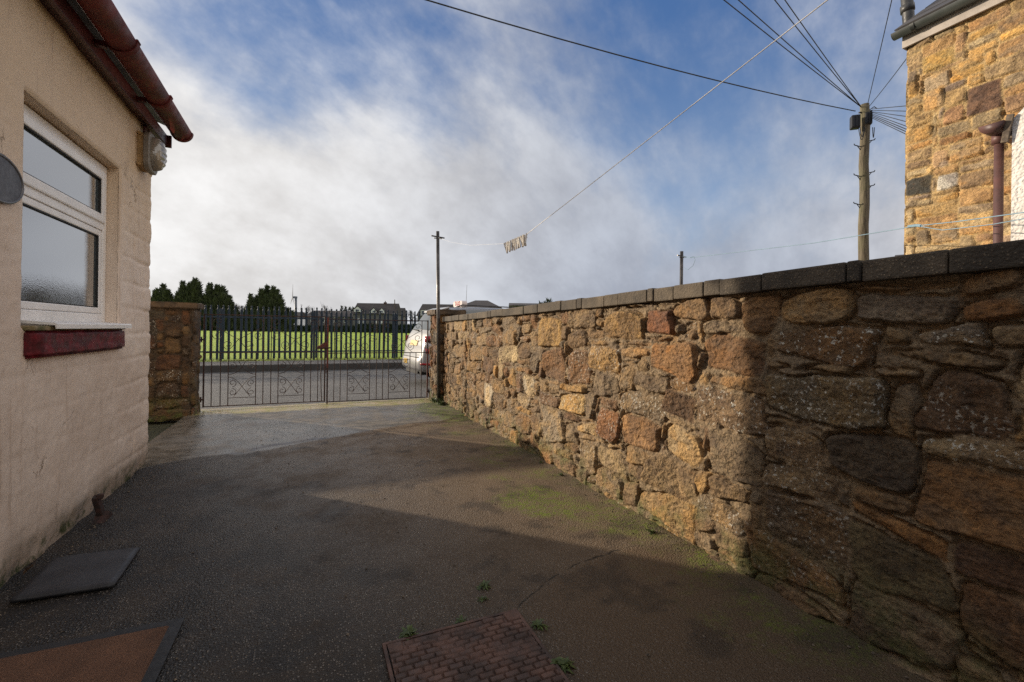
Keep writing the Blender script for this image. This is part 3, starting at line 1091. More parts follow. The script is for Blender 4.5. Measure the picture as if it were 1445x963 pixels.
def stone_block(root, x0, x1, y0, y1, top, seed, du=0.014, palette=pillar_palette):
    Lp, pos, nrm = ring_path(x0, x1, y0, y1)
    us = steps((0, Lp, du))
    vs = steps((-0.05, top, du))
    H, C, L = stonework(us, vs, [], [], palette, seed, wr=(4, 9), hr=(3, 5), relief=0.022, rough=0.010, warp=0.010,
                        mortar=(0.075, 0.052, 0.030), smear=0.03, lich_p=0.3, rounding=0.03)
    H[-1] = H[0]
    H[:, -1] = 0
    ex = MB()
    ex.add([(x0, y0, top), (x1, y0, top), (x1, y1, top), (x0, y1, top)], [(0, 1, 2, 3)])
    me = relief_mesh('masonry', us, vs, pos, nrm, H, C, L, ex)
    o = link('masonry', me, M['pillar_stone'], root)
    o.location = -Vector(root.location)
    return o


def rough_cap(root, x0, x1, y0, y1, z0, z1, name='cap_stone'):
    mb = MB()
    bm = bmesh.new()
    bmesh.ops.create_cube(bm, size=1)
    for v in bm.verts:
        v.co = Vector(((x0 + x1) / 2 + v.co.x * (x1 - x0), (y0 + y1) / 2 + v.co.y * (y1 - y0), (z0 + z1) / 2 + v.co.z * (z1 - z0)))
    bmesh.ops.bevel(bm, geom=bm.edges[:], offset=0.012, segments=2, affect='EDGES')
    bmesh.ops.subdivide_edges(bm, edges=[e for e in bm.edges if e.calc_length() > 0.1], cuts=8, use_grid_fill=True)
    for v in bm.verts:
        n = fbm(np.array(v.co.x * 9 + v.co.z * 7), np.array(v.co.y * 9 + v.co.z * 5), 31, 4)
        v.co += Vector((0.5 - n, n - 0.5, (n - 0.5) * 0.7)) * 0.035
    me = bpy.data.meshes.new(name)
    bm.to_mesh(me)
    bm.free()
    o = link(name, me, M['cap'], root, False)
    o.location = -Vector(root.location)
    return o


M['cap'] = simple('weathered_cap_stone', (0.13, 0.085, 0.047), 0.9, scale=9, bump=0.7, bscale=40, col2=(0.06, 0.042, 0.026), bdist=0.01)
lp = empty('gate_pillar', (-2.7, 8.0, 0), 'brown stone pillar end of garden wall left of the iron gates beside the cream house', 'stone pillar')
stone_block(lp, -4.2, -1.51, 7.81, 8.18, 1.545, 41)
rough_cap(lp, -4.25, -1.46, 7.76, 8.23, 1.54, 1.625)
pillar_dark = pillar_palette


def pillar_palette_lit(rng, u, v):  # same colours lightened, painting sunlight into the right pillar's stone
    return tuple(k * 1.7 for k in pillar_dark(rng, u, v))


rp = empty('gate_pillar', (2.3, 8.1, 0), 'stone gate pillar with slab cap behind the steel clothes post at end of rubble wall', 'stone pillar')
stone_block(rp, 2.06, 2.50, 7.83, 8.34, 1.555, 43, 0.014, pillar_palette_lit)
rough_cap(rp, 1.99, 2.57, 7.76, 8.40, 1.55, 1.645)


# ------------------------------------------------------------------ iron gates
def spiral(cx, cz, r0, turns, start, sgn, n=22):
    pts = []
    for k in range(n):
        t = k / (n - 1)
        rr_ = r0 * (1 - 0.72 * t)
        an = start + sgn * turns * 2 * math.pi * t
        pts.append((cx + rr_ * math.cos(an), cz + rr_ * math.sin(an)))
    return pts


def bez(p0, p1, p2, p3, n=12):
    out = []
    for k in range(n):
        t = k / (n - 1)
        out.append(tuple((1 - t) ** 3 * a + 3 * t * (1 - t) ** 2 * b + 3 * t * t * (1 - t) * c + t ** 3 * d for a, b, c, d in zip(p0, p1, p2, p3)))
    return out


def gate_leaf(name, label, x0, x1, ztop, zmid, zbot, latch_side, loc_y):
    root = empty(name, (x0, loc_y, 0), label, 'gate', 'pair of wrought iron gates across the yard entrance')
    w = x1 - x0
    g = w / 16.0
    p = 3.5 * g
    bars = []
    x = 0.0
    xs = [0, g, 2 * g, 3 * g]
    xs += [3 * g + p, 4 * g + p, 5 * g + p, 6 * g + p]
    xs += [6 * g + 2 * p, 7 * g + 2 * p, 8 * g + 2 * p, 9 * g + 2 * p]
    rnd = random.Random(len(label))

    def P2(q):
        return [(a, 0.0, b) for a, b in q]

    def bar(x, z0, z1, r, m=M['rust'], nm='bar'):
        b = MB()
        dx = rnd.gauss(0, 0.003)
        b.box((x - r + dx, -r, z0), (x + r + dx, r, z1), 0.0015)
        return b.build(nm, m, root)
    f = MB()
    for sx in (0.0, w):
        f.box((sx - 0.011, -0.011, zbot - 0.01), (sx + 0.011, 0.011, ztop + 0.012), 0.002)
    for z in (zbot, zmid, ztop):
        f.box((0.011, -0.009, z - 0.007), (w - 0.011, 0.009, z + 0.007), 0.0015)
    f.build('frame', M['rust'], root)
    for i, x in enumerate(xs):
        if i in (0, 11):
            continue
        upper = i in (1, 5, 6, 10)
        bar(x, zbot + 0.007, (ztop if upper else zmid) - 0.007, 0.0062)
    # lower scroll panels
    for a in (xs[3], xs[7]):
        s = MB()
        zlo, zhi = zbot + 0.145 * (zmid - zbot) + 0.0, zmid - 0.155 * (zmid - zbot)
        r = 0.0048
        s.tube([(a, 0, zlo), (a + p, 0, zlo)], r, 5)
        s.tube([(a, 0, zhi), (a + p, 0, zhi)], r, 5)
        hh = zhi - zlo
        zm = zlo + hh * 0.40
        cx = a + p / 2
        rad = p * 0.135
        for sg in (-1, 1):
            s.tube(P2(bez((cx + sg * p * 0.5, zlo + hh * 0.56), (cx + sg * p * 0.16, zlo + hh * 0.55), (cx + sg * p * 0.05, zlo + hh * 0.32), (cx - sg * p * 0.30, zlo + hh * 0.03))), r, 5)
            s.tube(P2(bez((cx + sg * p * 0.5, zlo + hh * 0.62), (cx + sg * p * 0.10, zlo + hh * 0.66), (cx + sg * p * 0.02, zlo + hh * 0.80), (cx - sg * p * 0.12, zlo + hh * 0.98))), r, 5)
            for zq, st in ((zlo + hh * 0.15, 0.5), (zlo + hh * 0.40, -0.5), (zlo + hh * 0.86, 0.5)):
                s.tube(P2(spiral(cx + sg * p * 0.34, zq, rad * 1.15, 1.15, math.pi * st, sg if st > 0 else -sg)), r, 5)
        s.build('scroll_panel', M['rust'], root)
    # upper scrolls
    for a, b in ((xs[1], xs[5]), (xs[6], xs[10])):
        s = MB()
        r = 0.0046
        cx, ww, hh = (a + b) / 2, b - a, ztop - zmid
        rad = ww * 0.105
        for sg in (-1, 1):
            s.tube(P2(bez((cx, zmid + hh * 0.36), (cx + sg * ww * 0.10, zmid + hh * 0.40), (cx + sg * ww * 0.25, zmid + hh * 0.56), (cx + sg * ww * 0.5, zmid + hh * 0.70))), r, 5)
            s.tube(P2(bez((cx, zmid + hh * 0.36), (cx + sg * ww * 0.06, zmid + hh * 0.25), (cx + sg * ww * 0.16, zmid + hh * 0.08), (cx + sg * ww * 0.25, zmid + 0.008))), r, 5)
            s.tube(P2(spiral(cx + sg * (ww * 0.5 - rad), zmid + hh * 0.46, rad, 1.2, 0 if sg > 0 else math.pi, -sg)), r, 5)
            s.tube(P2(spiral(cx + sg * ww * 0.20, zmid + hh * 0.21, rad, 1.2, math.pi * 1.5, sg)), r, 5)
            s.tube(P2(spiral(cx + sg * (ww * 0.5 - rad), zmid + hh * 0.82, rad * 0.8, 1.1, 0 if sg > 0 else math.pi, sg)), r, 5)
        s.build('upper_scroll', M['rust'], root)
    # hinges at the outer stile
    hx = 0.0 if latch_side > 0 else w
    for z in (zbot + 0.11, zmid + 0.20):
        h = MB()
        sgn = -1 if latch_side > 0 else 1
        h.box((min(hx, hx + sgn * 0.05), -0.018, z - 0.012), (max(hx, hx + sgn * 0.05), 0.018, z + 0.012), 0.003)
        h.tube([(hx + sgn * 0.035, 0, z - 0.04), (hx + sgn * 0.035, 0, z + 0.045)], 0.012, 8)
        h.build('hinge', M['rust'], root)
    return root, w


GY_ = 8.30
gl, wl = gate_leaf('iron_gate', 'left leaf of the rusty scrolled iron gates, hinged on the brown stone pillar', -1.475, 0.245, 1.475, 0.885, 0.055, 1, GY_)
mb = MB()
mb.prism([(wl - 0.125, 0.935), (wl + 0.03, 0.935), (wl + 0.03, 1.045), (wl - 0.015, 1.05), (wl - 0.06, 1.01), (wl - 0.125, 0.975)], 'y', -0.022, 0.012)
lt = mb.build('latch', M['rust_red'], gl)
mb = MB()
mb.tube([(wl - 0.12, -0.03, 0.955), (wl + 0.085, -0.03, 0.955)], 0.011, 8)
mb.build('bolt', M['rust'], lt)
mb = MB()
mb.tube([(wl - 0.055, -0.004, 0.87), (wl - 0.05, -0.012, 0.72), (wl - 0.062, -0.01, 0.5), (wl - 0.055, 0, 0.3), (wl - 0.045, 0, 0.06)], 0.008, 6)
mb.build('bent_bar', M['rust'], gl)
gr, wr_ = gate_leaf('iron_gate', 'right leaf of the rusty scrolled iron gates, nearest the silver taxi', 0.285, 1.995, 1.445, 0.865, 0.04, -1, GY_)
mb = MB()
mb.box((-0.014, -0.03, 0.55), (0.014, -0.012, 1.47), 0.003)
mb.build('meeting_strip', M['rust_red'], gr)
mb = MB()
mb.tube([(0.0, -0.04, -0.04), (0.0, -0.04, 0.62)], 0.012, 8)
mb.tube([(0.0, -0.04, 0.55), (-0.04, -0.07, 0.55)], 0.009, 6)
mb.build('drop_bolt', M['rust'], gr)
mb = MB()
mb.box((wr_ - 0.012, -0.016, 0.05), (wr_ + 0.012, -0.0115, 0.86), 0.001)
mb.build('red_strip', M['rust_red'], gr)

# ------------------------------------------------------------------ cream house on the left
HX, HY = -1.35, 5.24
WIN = (3.17, 4.46, 1.285, 2.505)           # y0 y1 z0 z1 of the opening
house = empty('cream_house', (HX, 2, 0), 'single storey cream painted house with oxblood gutter and white window on the left', 'house')


def child(o):
    o.location = -Vector(o.parent.location)
    return o


def yz_snap(a, lines):
    a = list(a)
    for l in lines:
        i = int(np.argmin(np.abs(np.array(a) - l)))
        a[i] = l
    return np.array(a)


RADC = 0.05


def h_pos(u):
    if u <= HY - RADC:
        return (HX, u)
    s = u - (HY - RADC)
    arc = RADC * math.pi / 2
    if s < arc:
        t = s / RADC
        return (HX - RADC + RADC * math.cos(t), HY - RADC + RADC * math.sin(t))
    return (HX - RADC - (s - arc), HY)


def h_nrm(u):
    if u <= HY - RADC:
        return (1, 0)
    t = min((u - (HY - RADC)) / RADC, math.pi / 2)
    return (math.cos(t), math.sin(t))


us = yz_snap(steps((-3.0, 1.4, 0.05), (1.4, 5.5, 0.0125), (5.5, 6.6, 0.05), (6.6, 12.0, 0.3)), WIN[:2])
vs = yz_snap(steps((-0.05, 3.06, 0.0125)), WIN[2:])
U, V = np.meshgrid(us, vs, indexing='ij')
# block courses ghost through the paint near the corner
course = 0.205
row = np.floor((V + 0.03 * (fbm(U * 2, V * 2, 51, 3) - 0.5)) / course)
fr = (V + 0.03 * (fbm(U * 2, V * 2, 51, 3) - 0.5)) / course - row
bed = np.minimum(fr, 1 - fr) * course
bl = 0.46
off = (row % 2) * 0.23 + 0.1 * np.sin(row * 3.1)
fu = ((U + 0.02 * (fbm(U * 3, V * 3, 53, 3) - 0.5) + off) / bl) % 1
per = np.minimum(fu, 1 - fu) * bl
vis = 0.25 + 0.75 * smooth(4.0, 4.9, U)
jointd = np.minimum(bed, per)
H = -0.0055 * (1 - smooth(0.0, 0.03, jointd)) * vis * (0.5 + fbm(U * 3, V * 3, 55, 3))
H += 0.022 * (fbm(U * 1.7, V * 1.7, 57, 4) - 0.5) + 0.010 * (fbm(U * 9, V * 9, 58, 4) - 0.5) * (0.5 + 0.8 * vis) + 0.004 * (fbm(U * 40, V * 40, 59, 3) - 0.5)
H += 0.028 * smooth(4.9, 5.22, U) * (fbm(U * 0 + row * 0.71, row * 1.3, 60, 2) - 0.5)
H += -0.04 * smooth(0.16, 0.0, V) * fbm(U * 7, V * 7, 61, 3)
inw = np.maximum(np.maximum(WIN[0] - U, U - WIN[1]), np.maximum(WIN[2] - V, V - WIN[3]))
H = np.where(np.abs(inw) < 0.10, H * smooth(0, 0.10, np.abs(inw)) - 0.012 * (1 - smooth(0, 0.02, np.abs(inw))) + 0.006 * (fbm(U * 16, V * 16, 62, 3) - 0.5), H)


def keep(us, vs):
    uc, vc = (us[:-1] + us[1:]) / 2, (vs[:-1] + vs[1:]) / 2
    A, B = np.meshgrid(uc, vc, indexing='ij')
    return ~((A > WIN[0]) & (A < WIN[1]) & (B > WIN[2]) & (B < WIN[3]))


ex = MB()
xi, xo = HX - 0.20, HX - 0.010
y0, y1, z0, z1 = WIN


def reveal(ya, za, yb, zb, n=24, seed=1):
    vs_, fs_ = [], []
    for k in range(n + 1):
        t = k / n
        yy, zz = ya + (yb - ya) * t, za + (zb - za) * t
        w = 0.007 * (float(fbm(np.array(t * 9.0), np.array(seed * 3.3), 70 + seed, 3)) - 0.5) if 0 < k < n else 0
        vs_ += [(xo - 0.004, yy, zz), (HX - 0.05, yy + (w if ya == yb else 0), zz + (w if za == zb else 0)), (xi, yy, zz)]
    for k in range(n):
        a = k * 3
        fs_ += [(a, a + 1, a + 4, a + 3), (a + 1, a + 2, a + 5, a + 4)]
    ex.add(vs_, fs_)


reveal(y0, z0, y0, z1, seed=1)
reveal(y1, z0, y1, z1, seed=2)
reveal(y0, z1, y1, z1, seed=3)
reveal(y0, z0, y1, z0, seed=4)
GH = 3.06 + 5.0 * 0.7
ex.prism([(HX - 0.06, 3.0), (HX - 6.0, 3.0), (HX - 3.4, 4.25)], 'y', HY - 0.02, HY - 0.0)
me = relief_mesh('wall', us, vs, h_pos, h_nrm, H, extra=ex, keep=keep)
child(link('wall', me, M['cream'], house))
# roof behind the gutter
mb = MB()
pitch = 0.62
mb.prism([(HX + 0.235, 3.135), (HX + 0.235, 3.165), (HX - 3.4, 3.165 + 3.635 * 0.37), (HX - 6.9, 3.14), (HX - 6.9, 3.10), (HX - 3.4, 3.135 + 3.635 * 0.37)], 'y', -3.0, HY + 0.06)
child(mb.build('roof', M['slate'], house))
mb = MB()
mb.box((HX - 0.02, -3.0, 3.035), (HX + 0.065, HY + 0.015, 3.055))
child(mb.build('soffit', M['brown_wood'], house))
mb = MB()
mb.box((HX + 0.066, -3.0, 3.0), (HX + 0.096, HY + 0.03, 3.10), 0.004)
mb.box((HX + 0.025, HY + 0.031, 2.985), (HX + 0.13, HY + 0.052, 3.10), 0.004)
child(mb.build('fascia', M['brown_wood'], house))
# half round gutter with unions and end cap
GXc, GZc, GR = HX + 0.225, 3.125, 0.085


def half_tube(r, a, b, th=0.004, n=18, lo=180, hi=360):
    vs_, fs_ = [], []
    for yy in (a, b):
        for rad in (r, r - th):
            for k in range(n + 1):
                an = R(lo + (hi - lo) * k / n)
                vs_.append((GXc + rad * math.cos(an), yy, GZc + rad * math.sin(an)))
    m_ = n + 1
    for k in range(n):
        fs_.append((k, k + 1, 2 * m_ + k + 1, 2 * m_ + k))
        fs_.append((m_ + k, 3 * m_ + k, 3 * m_ + k + 1, m_ + k + 1))
        fs_.append((k, m_ + k, m_ + k + 1, k + 1))
        fs_.append((2 * m_ + k, 2 * m_ + k + 1, 3 * m_ + k + 1, 3 * m_ + k))
    fs_ += [(0, 2 * m_, 3 * m_, m_), (n, m_ + n, 3 * m_ + n, 2 * m_ + n)]
    return vs_, fs_


mb = MB()
mb.add(*half_tube(GR, -3.0, HY - 0.03))
gut = child(mb.build('gutter', M['brown_plastic'], house, True))
for yy in (HY - 0.78, HY - 1.55, HY - 2.30, HY - 3.05, HY - 3.8):
    mb = MB()
    mb.add(*half_tube(GR + 0.007, yy - 0.022, yy + 0.022, 0.006))
    mb.tube([(GXc + GR + 0.002, yy - 0.022, GZc + 0.004), (GXc + GR + 0.002, yy + 0.022, GZc + 0.004)], 0.010, 8)
    b_ = mb.build('gutter_bracket', M['brown_plastic'], gut)
    mb = MB()
    mb.box((HX + 0.097, yy - 0.02, 3.05), (GXc - GR + 0.01, yy + 0.02, 3.085), 0.003)
    mb.build('bracket_arm', M['brown_wood'], gut)
mb = MB()
mb.add(*half_tube(GR + 0.006, HY - 0.06, HY - 0.028, 0.009))
mb.prism([(GXc + (GR + 0.006) * math.cos(R(180 + 10 * k)), GZc + (GR + 0.006) * math.sin(R(180 + 10 * k))) for k in range(19)], 'y', HY - 0.027, HY - 0.02)
mb.build('end_cap', M['brown_plastic'], gut)

# window
wx = HX - 0.082
win = empty('window', (0, 0, 0))
win.parent = house
win.location = -Vector(house.location)
y0, y1, z0, z1 = WIN


def rect_frame(mb, x0, x1, ya, yb, za, zb, w, bev=0.006):
    mb.box((x0, ya, za), (x1, ya + w, zb), bev)
    mb.box((x0, yb - w, za), (x1, yb, zb), bev)
    mb.box((x0, ya + w, za), (x1, yb - w, za + w), bev)
    mb.box((x0, ya + w, zb - w), (x1, yb - w, zb), bev)


mb = MB()
rect_frame(mb, wx - 0.06, wx, y0 + 0.004, y1 - 0.004, z0 + 0.03, z1 - 0.01, 0.062)
mb.box((wx - 0.06, y0 + 0.066, 2.005), (wx, y1 - 0.066, 2.065), 0.006)
mb.build('frame', M['upvc'], win)
mb = MB()
rect_frame(mb, wx - 0.052, wx + 0.013, y0 + 0.055, y1 - 0.055, 2.058, z1 - 0.064, 0.062, 0.010)
mb.build('top_sash', M['upvc'], win)
mb = MB()
rect_frame(mb, wx - 0.040, wx - 0.006, y0 + 0.066, y1 - 0.066, z0 + 0.094, 2.004, 0.045, 0.008)
mb.build('glazing_bead', M['upvc'], win)
mb = MB()
rect_frame(mb, wx - 0.034, wx - 0.009, y0 + 0.111, y1 - 0.111, z0 + 0.139, 1.959, 0.006, 0.0)
rect_frame(mb, wx - 0.030, wx + 0.004, y0 + 0.117, y1 - 0.117, 2.120, z1 - 0.126, 0.006, 0.0)
mb.build('seal', M['seal'], win)
for za, zb, xx in ((z0 + 0.137, 1.961, wx - 0.022), (2.118, z1 - 0.124, wx - 0.012)):
    mb = MB()
    mb.box((xx - 0.014, y0 + 0.109, za), (xx, y1 - 0.109, zb))
    mb.build('pane', M['pane'], win)
mb = MB()
mb.prism([(wx - 0.02, 1.302), (wx - 0.02, 1.318), (HX + 0.062, 1.306), (HX + 0.072, 1.298), (HX + 0.072, 1.272), (HX + 0.066, 1.272), (HX + 0.064, 1.292)], 'y', 3.33, y1 + 0.035)
child(mb.build('drip_sill', M['upvc'], house))
mb = MB()
mb.box((HX - 0.12, y0 + 0.004, 1.262), (HX + 0.045, y1 - 0.004, 1.288), 0.008)
child(mb.build('sill_bed', M['sill_top'], house))


def rough_box(lo, hi, amp, seed, cuts=14):
    bm = bmesh.new()
    bmesh.ops.create_cube(bm, size=1)
    lo, hi = Vector(lo), Vector(hi)
    for v in bm.verts:
        v.co = Vector(((lo[i] + hi[i]) / 2 + v.co[i] * (hi[i] - lo[i]) for i in range(3)))
    bmesh.ops.bevel(bm, geom=bm.edges[:], offset=min(0.014, min(hi - lo) * 0.18), segments=2, affect='EDGES')
    bmesh.ops.subdivide_edges(bm, edges=[e for e in bm.edges if e.calc_length() > 0.06], cuts=cuts, use_grid_fill=True)
    for v in bm.verts:
        p = v.co
        n1 = float(fbm(np.array(p.y * 14 + p.x * 9), np.array(p.z * 14 + p.x * 5), seed, 4)) - 0.5
        n2 = float(fbm(np.array(p.x * 14 + p.z * 9), np.array(p.y * 14 - p.z * 5), seed + 3, 4)) - 0.5
        v.co += Vector((n1, n2 * 0.6, n2)) * amp
    me = bpy.data.meshes.new('rough')
    bm.to_mesh(me)
    bm.free()
    me.shade_smooth()
    return me


child(link('stone_sill', rough_box((HX - 0.12, y0 + 0.01, 1.115), (HX + 0.045, y1 - 0.01, 1.262), 0.016, 81), M['oxblood'], house))

# bulkhead lamp on the wall
lx, ly, lz = HX, 4.905, 2.79
lamp = empty('wall_lamp', (lx, ly, lz), 'old oval bulkhead lamp with ribbed glass on the cream wall below the gutter end', 'lamp')


def ell(ry, rz, n=28):
    return [(ry * math.cos(2 * math.pi * k / n), rz * math.sin(2 * math.pi * k / n)) for k in range(n)]


def rrect(hy, hz, r, n=5):
    out = []
    for cy, cz, a0 in ((hy - r, hz - r, 0), (-hy + r, hz - r, 90), (-hy + r, -hz + r, 180), (hy - r, -hz + r, 270)):
        for k in range(n + 1):
            a = R(a0 + 90 * k / n)
            out.append((cy + r * math.cos(a), cz + r * math.sin(a)))
    return out


mb = MB()
mb.prism(rrect(0.105, 0.145, 0.02), 'x', -0.02, 0.045)
mb.build('back_box', M['lamp_cream'], lamp)
mb = MB()
sh = [(0.046, 0.118, 0.158), (0.052, 0.127, 0.167), (0.085, 0.127, 0.167), (0.092, 0.118, 0.158)]
vs_, fs_ = [], []
for q, (x, a, b) in enumerate(sh):
    vs_ += [(x, c[0], c[1]) for c in rrect(a, b, 0.075, 8)]
nn = len(rrect(1, 1, 0.1, 8))
for q in range(3):
    for k in range(nn):
        fs_.append((q * nn + k, q * nn + (k + 1) % nn, (q + 1) * nn + (k + 1) % nn, (q + 1) * nn + k))
fs_ += [tuple(range(nn))[::-1], tuple(range(3 * nn, 4 * nn))]
mb.add(vs_, fs_)
mb.build('casing', M['lamp_grey'], lamp, False)
vs_, fs_ = [], []
nr, na = 22, 36
for q in range(nr + 1):
    t = q / nr
    rad = math.cos(t * math.pi / 2) ** 0.62 if q < nr else 0.0
    for k in range(na):
        a = 2 * math.pi * k / na
        yy, zz = 0.105 * rad * math.cos(a), 0.145 * rad * math.sin(a)
        rib = 0.0045 * math.sin((zz) * 2 * math.pi / 0.045)
        xx = 0.090 + 0.085 * math.sin(t * math.pi / 2) ** 0.9
        vs_.append((xx + rib * math.sin(t * math.pi / 2), yy * (1 + rib * 6), zz))
for q in range(nr):
    for k in range(na):
        fs_.append((q * na + k, q * na + (k + 1) % na, (q + 1) * na + (k + 1) % na, (q + 1) * na + k))
mb = MB()
mb.add(vs_, fs_)
mb.build('glass_cover', M['lamp_glass'], lamp, True)
mb = MB()
mb.tube([(0.03, -0.02, 0.13), (0.03, -0.02, 0.24)], 0.014, 10)
mb.build('conduit', M['brown_wood'], lamp)
for zz in (0.13, -0.13):
    mb = MB()
    mb.tube([(0.02, -0.098, zz), (0.02, -0.128, zz)], 0.014, 8)
    mb.build('fixing_lug', M['lamp_cream'], lamp)

# oval plaque at the left edge
pq = empty('house_plaque', (HX, 2.93, 1.98), 'dark grey oval plaque fixed to the cream wall left of the window', 'plaque')
mb = MB()
mb.prism(ell(0.175, 0.105, 40), 'x', 0.008, 0.019)
mb.build('face', M['plaque'], pq)
vs_, fs_ = [], []
for q in range(41):
    a = 2 * math.pi * q / 40
    vs_.append((0.016, 0.178 * math.cos(a), 0.108 * math.sin(a)))
mb = MB()
mb.tube(vs_, 0.008, 8, False)
mb.build('rim', M['plaque_rim'], pq, True)

# ------------------------------------------------------------------ things on the yard
slab_me = rough_box((-0.19, -0.205, 0.008), (0.19, 0.205, 0.031), 0.005, 91)
o = link('paving_slab', slab_me, M['slab'])
o.location = (-1.06, 3.05, ground_z(-1.06, 3.05))
o.rotation_euler = (R(0.6), R(1.6), R(1))
tag(o, 'small dark slate slab lying on tarmac against the cream wall below the window', 'paving slab')

dm = empty('doormat', (-0.90, 1.80, ground_z(-0.9, 1.8)), 'rust brown doormat with black rubber edge in the near left corner', 'doormat', None, R(-1.0))
mb = MB()
mb.box((-0.41, -0.62, 0.008), (0.405, 0.62, 0.016), 0.003)
mb.build('rubber_edge', M['rubber'], dm)
X, Y = np.meshgrid(np.linspace(-0.41, 0.367, 120), np.linspace(-0.57, 0.580, 160), indexing='ij')
Z = 0.021 + 0.003 * fbm(X * 60, Y * 60, 93, 3) + 0.003 * (fbm(X * 5, Y * 5, 94, 3) - 0.5)
edge = np.minimum(np.minimum(X + 0.41, 0.367 - X), np.minimum(Y + 0.57, 0.580 - Y))
Z = np.where(edge < 0.008, 0.013, Z)
link('pile', grid_mesh('pile', X, Y, Z), M['coir'], dm)

# cast iron foot of an old pipe or scraper
mb = MB()
mb.box((-0.016, -0.024, 0.0), (0.016, 0.024, 0.175), 0.005, Matrix.Rotation(R(15), 4, 'X') @ Matrix.Rotation(R(-8), 4, 'Y'))
mb.box((-0.018, -0.060, 0.150), (0.018, -0.032, 0.182), 0.006)
mb.prism([(-0.085, 0.0), (0.055, 0.0), (0.045, 0.018), (0.0, 0.05)], 'x', -0.03, 0.035)
o = mb.build('boot_scraper', M['rust'])
o.location = (-1.245, 3.88, ground_z(-1.24, 3.88))
tag(o, 'short rusty iron scraper standing at the foot of the cream wall', 'boot scraper')

# dead leaf on the wall foot
mb = MB()
for k in range(4):
    a = k * 0.5
    mb.add([(0, -0.05, 0.01 * k), (0.02, -0.01 + 0.01 * k, 0.02 + 0.008 * k), (0.008, 0.055, 0.012 + 0.006 * k), (-0.012, 0.0, 0.006 * k)], [(0, 1, 2, 3)])
o = mb.build('dead_leaf', simple('dry_leaf', (0.20, 0.11, 0.05), 0.8, scale=30, bump=0.3))
o.location = (-1.30, 3.13, 0.035)
tag(o, 'dry brown leaf caught at the wall foot above the slate slab', 'leaf')

# manhole cover
CX0, CX1, CY0, CY1 = 0.286, 0.888, 1.20, 1.90
cz = ground_z(0.6, 1.6) + 0.004
cov_ = empty('manhole_cover', (CX0, CY0, cz), 'rusty cast iron drain cover with brick pattern set in the tarmac', 'manhole cover', None, 0)
cw, ch = CX1 - CX0, CY1 - CY0
nx, ny = 301, 351
X, Y = np.meshgrid(np.linspace(0.018, cw - 0.018, nx), np.linspace(0.018, ch - 0.018, ny), indexing='ij')
rw, rl = 0.0295, 0.060
rowi = np.floor(Y / rw)
fy = Y / rw - rowi
fx = (X / rl + 0.5 * (rowi % 2)) % 1
raise_ = smooth(0.02, 0.10, fx) * smooth(0.98, 0.90, fx) * smooth(0.08, 0.24, fy) * smooth(0.98, 0.86, fy)
for (ax, ay) in ((0, 0), (cw, 0), (0, ch), (cw, ch)):
    pad = smooth(0.078, 0.072, np.maximum(np.abs(X - ax), np.abs(Y - ay)))
    raise_ = np.maximum(raise_ * (1 - smooth(0.088, 0.082, np.maximum(np.abs(X - ax), np.abs(Y - ay)))), pad)
raise_ = raise_ * (0.45 + 0.55 * smooth(0.35, 0.55, fbm(X * 9, Y * 9, 96, 4)))
Z = 0.004 + 0.0105 * raise_ + 0.002 * (fbm(X * 40, Y * 40, 95, 3) - 0.5)
link('plate', grid_mesh('plate', X, Y, Z), M['cover'], cov_)
mb = MB()
rect = ((0, 0, cw, 0.014), (0, ch - 0.014, cw, ch), (0, 0.014, 0.014, ch - 0.014), (cw - 0.014, 0.014, cw, ch - 0.014))
for a, b, c, d in rect:
    mb.box((a, b, -0.03), (c, d, 0.008), 0.002)
mb.build('frame', M['cover'], cov_)


# weeds
def weed_mesh(name, n, ln, seed, upright=0.5):
    rg = random.Random(seed)
    mb = MB()
    for i in range(n):
        an = rg.uniform(0, 2 * math.pi)
        up = rg.uniform(0.25, 1.0) * upright
        l = ln * rg.uniform(0.55, 1.1)
        w = l * rg.uniform(0.10, 0.18)
        ca, sa = math.cos(an), math.sin(an)
        bx, by = rg.gauss(0, ln * 0.18), rg.gauss(0, ln * 0.18)
        pts = []
        for k in range(5):
            t = k / 4
            rr2 = l * t * (1 - 0.25 * up * t)
            zz = l * (up * t * 1.2 - 0.75 * t * t * (1.1 - up * 0.6)) + 0.003
            zz = max(zz, 0.003)
            ww = w * math.sin(math.pi * (0.12 + 0.86 * t))
            pts.append((bx + ca * rr2 - sa * ww, by + sa * rr2 + ca * ww, zz))
            pts.append((bx + ca * rr2 + sa * ww, by + sa * rr2 - ca * ww, zz + ww * 0.4))
        mb.add(pts, [(2 * k, 2 * k + 1, 2 * k + 3, 2 * k + 2) for k in range(4)])
    return mb.mesh(name)


weeds = [((0.82, 2.14), 22, 0.060, 'leafy green weed on the tarmac, farthest of those behind the drain cover'),
         ((0.775, 2.04), 14, 0.045, 'small weed between the leafy weed and the corner of the drain cover'),
         ((0.635, 1.925), 16, 0.040, 'weed at the middle of the drain cover far edge'),
         ((0.40, 1.925), 60, 0.058, 'broad clump of weeds over the far left corner of the drain cover'),
         ((0.93, 1.76), 20, 0.055, 'weed halfway along the right edge of the drain cover'),
         ((0.915, 1.52), 26, 0.065, 'tufted weed at the right edge of the drain cover nearest the viewer'),
         ((0.265, 1.66), 12, 0.035, 'little weed on the left edge of the drain cover'),
         ((2.03, 2.30), 18, 0.055, 'pale weed at the foot of the rubble wall in the sunlight'),
         ((2.07, 3.52), 14, 0.05, 'dark weed at the rubble wall foot beyond the mossy patch'),
         ((2.08, 3.92), 12, 0.045, 'weed in the rubble wall foot under the dark hollow stones')]
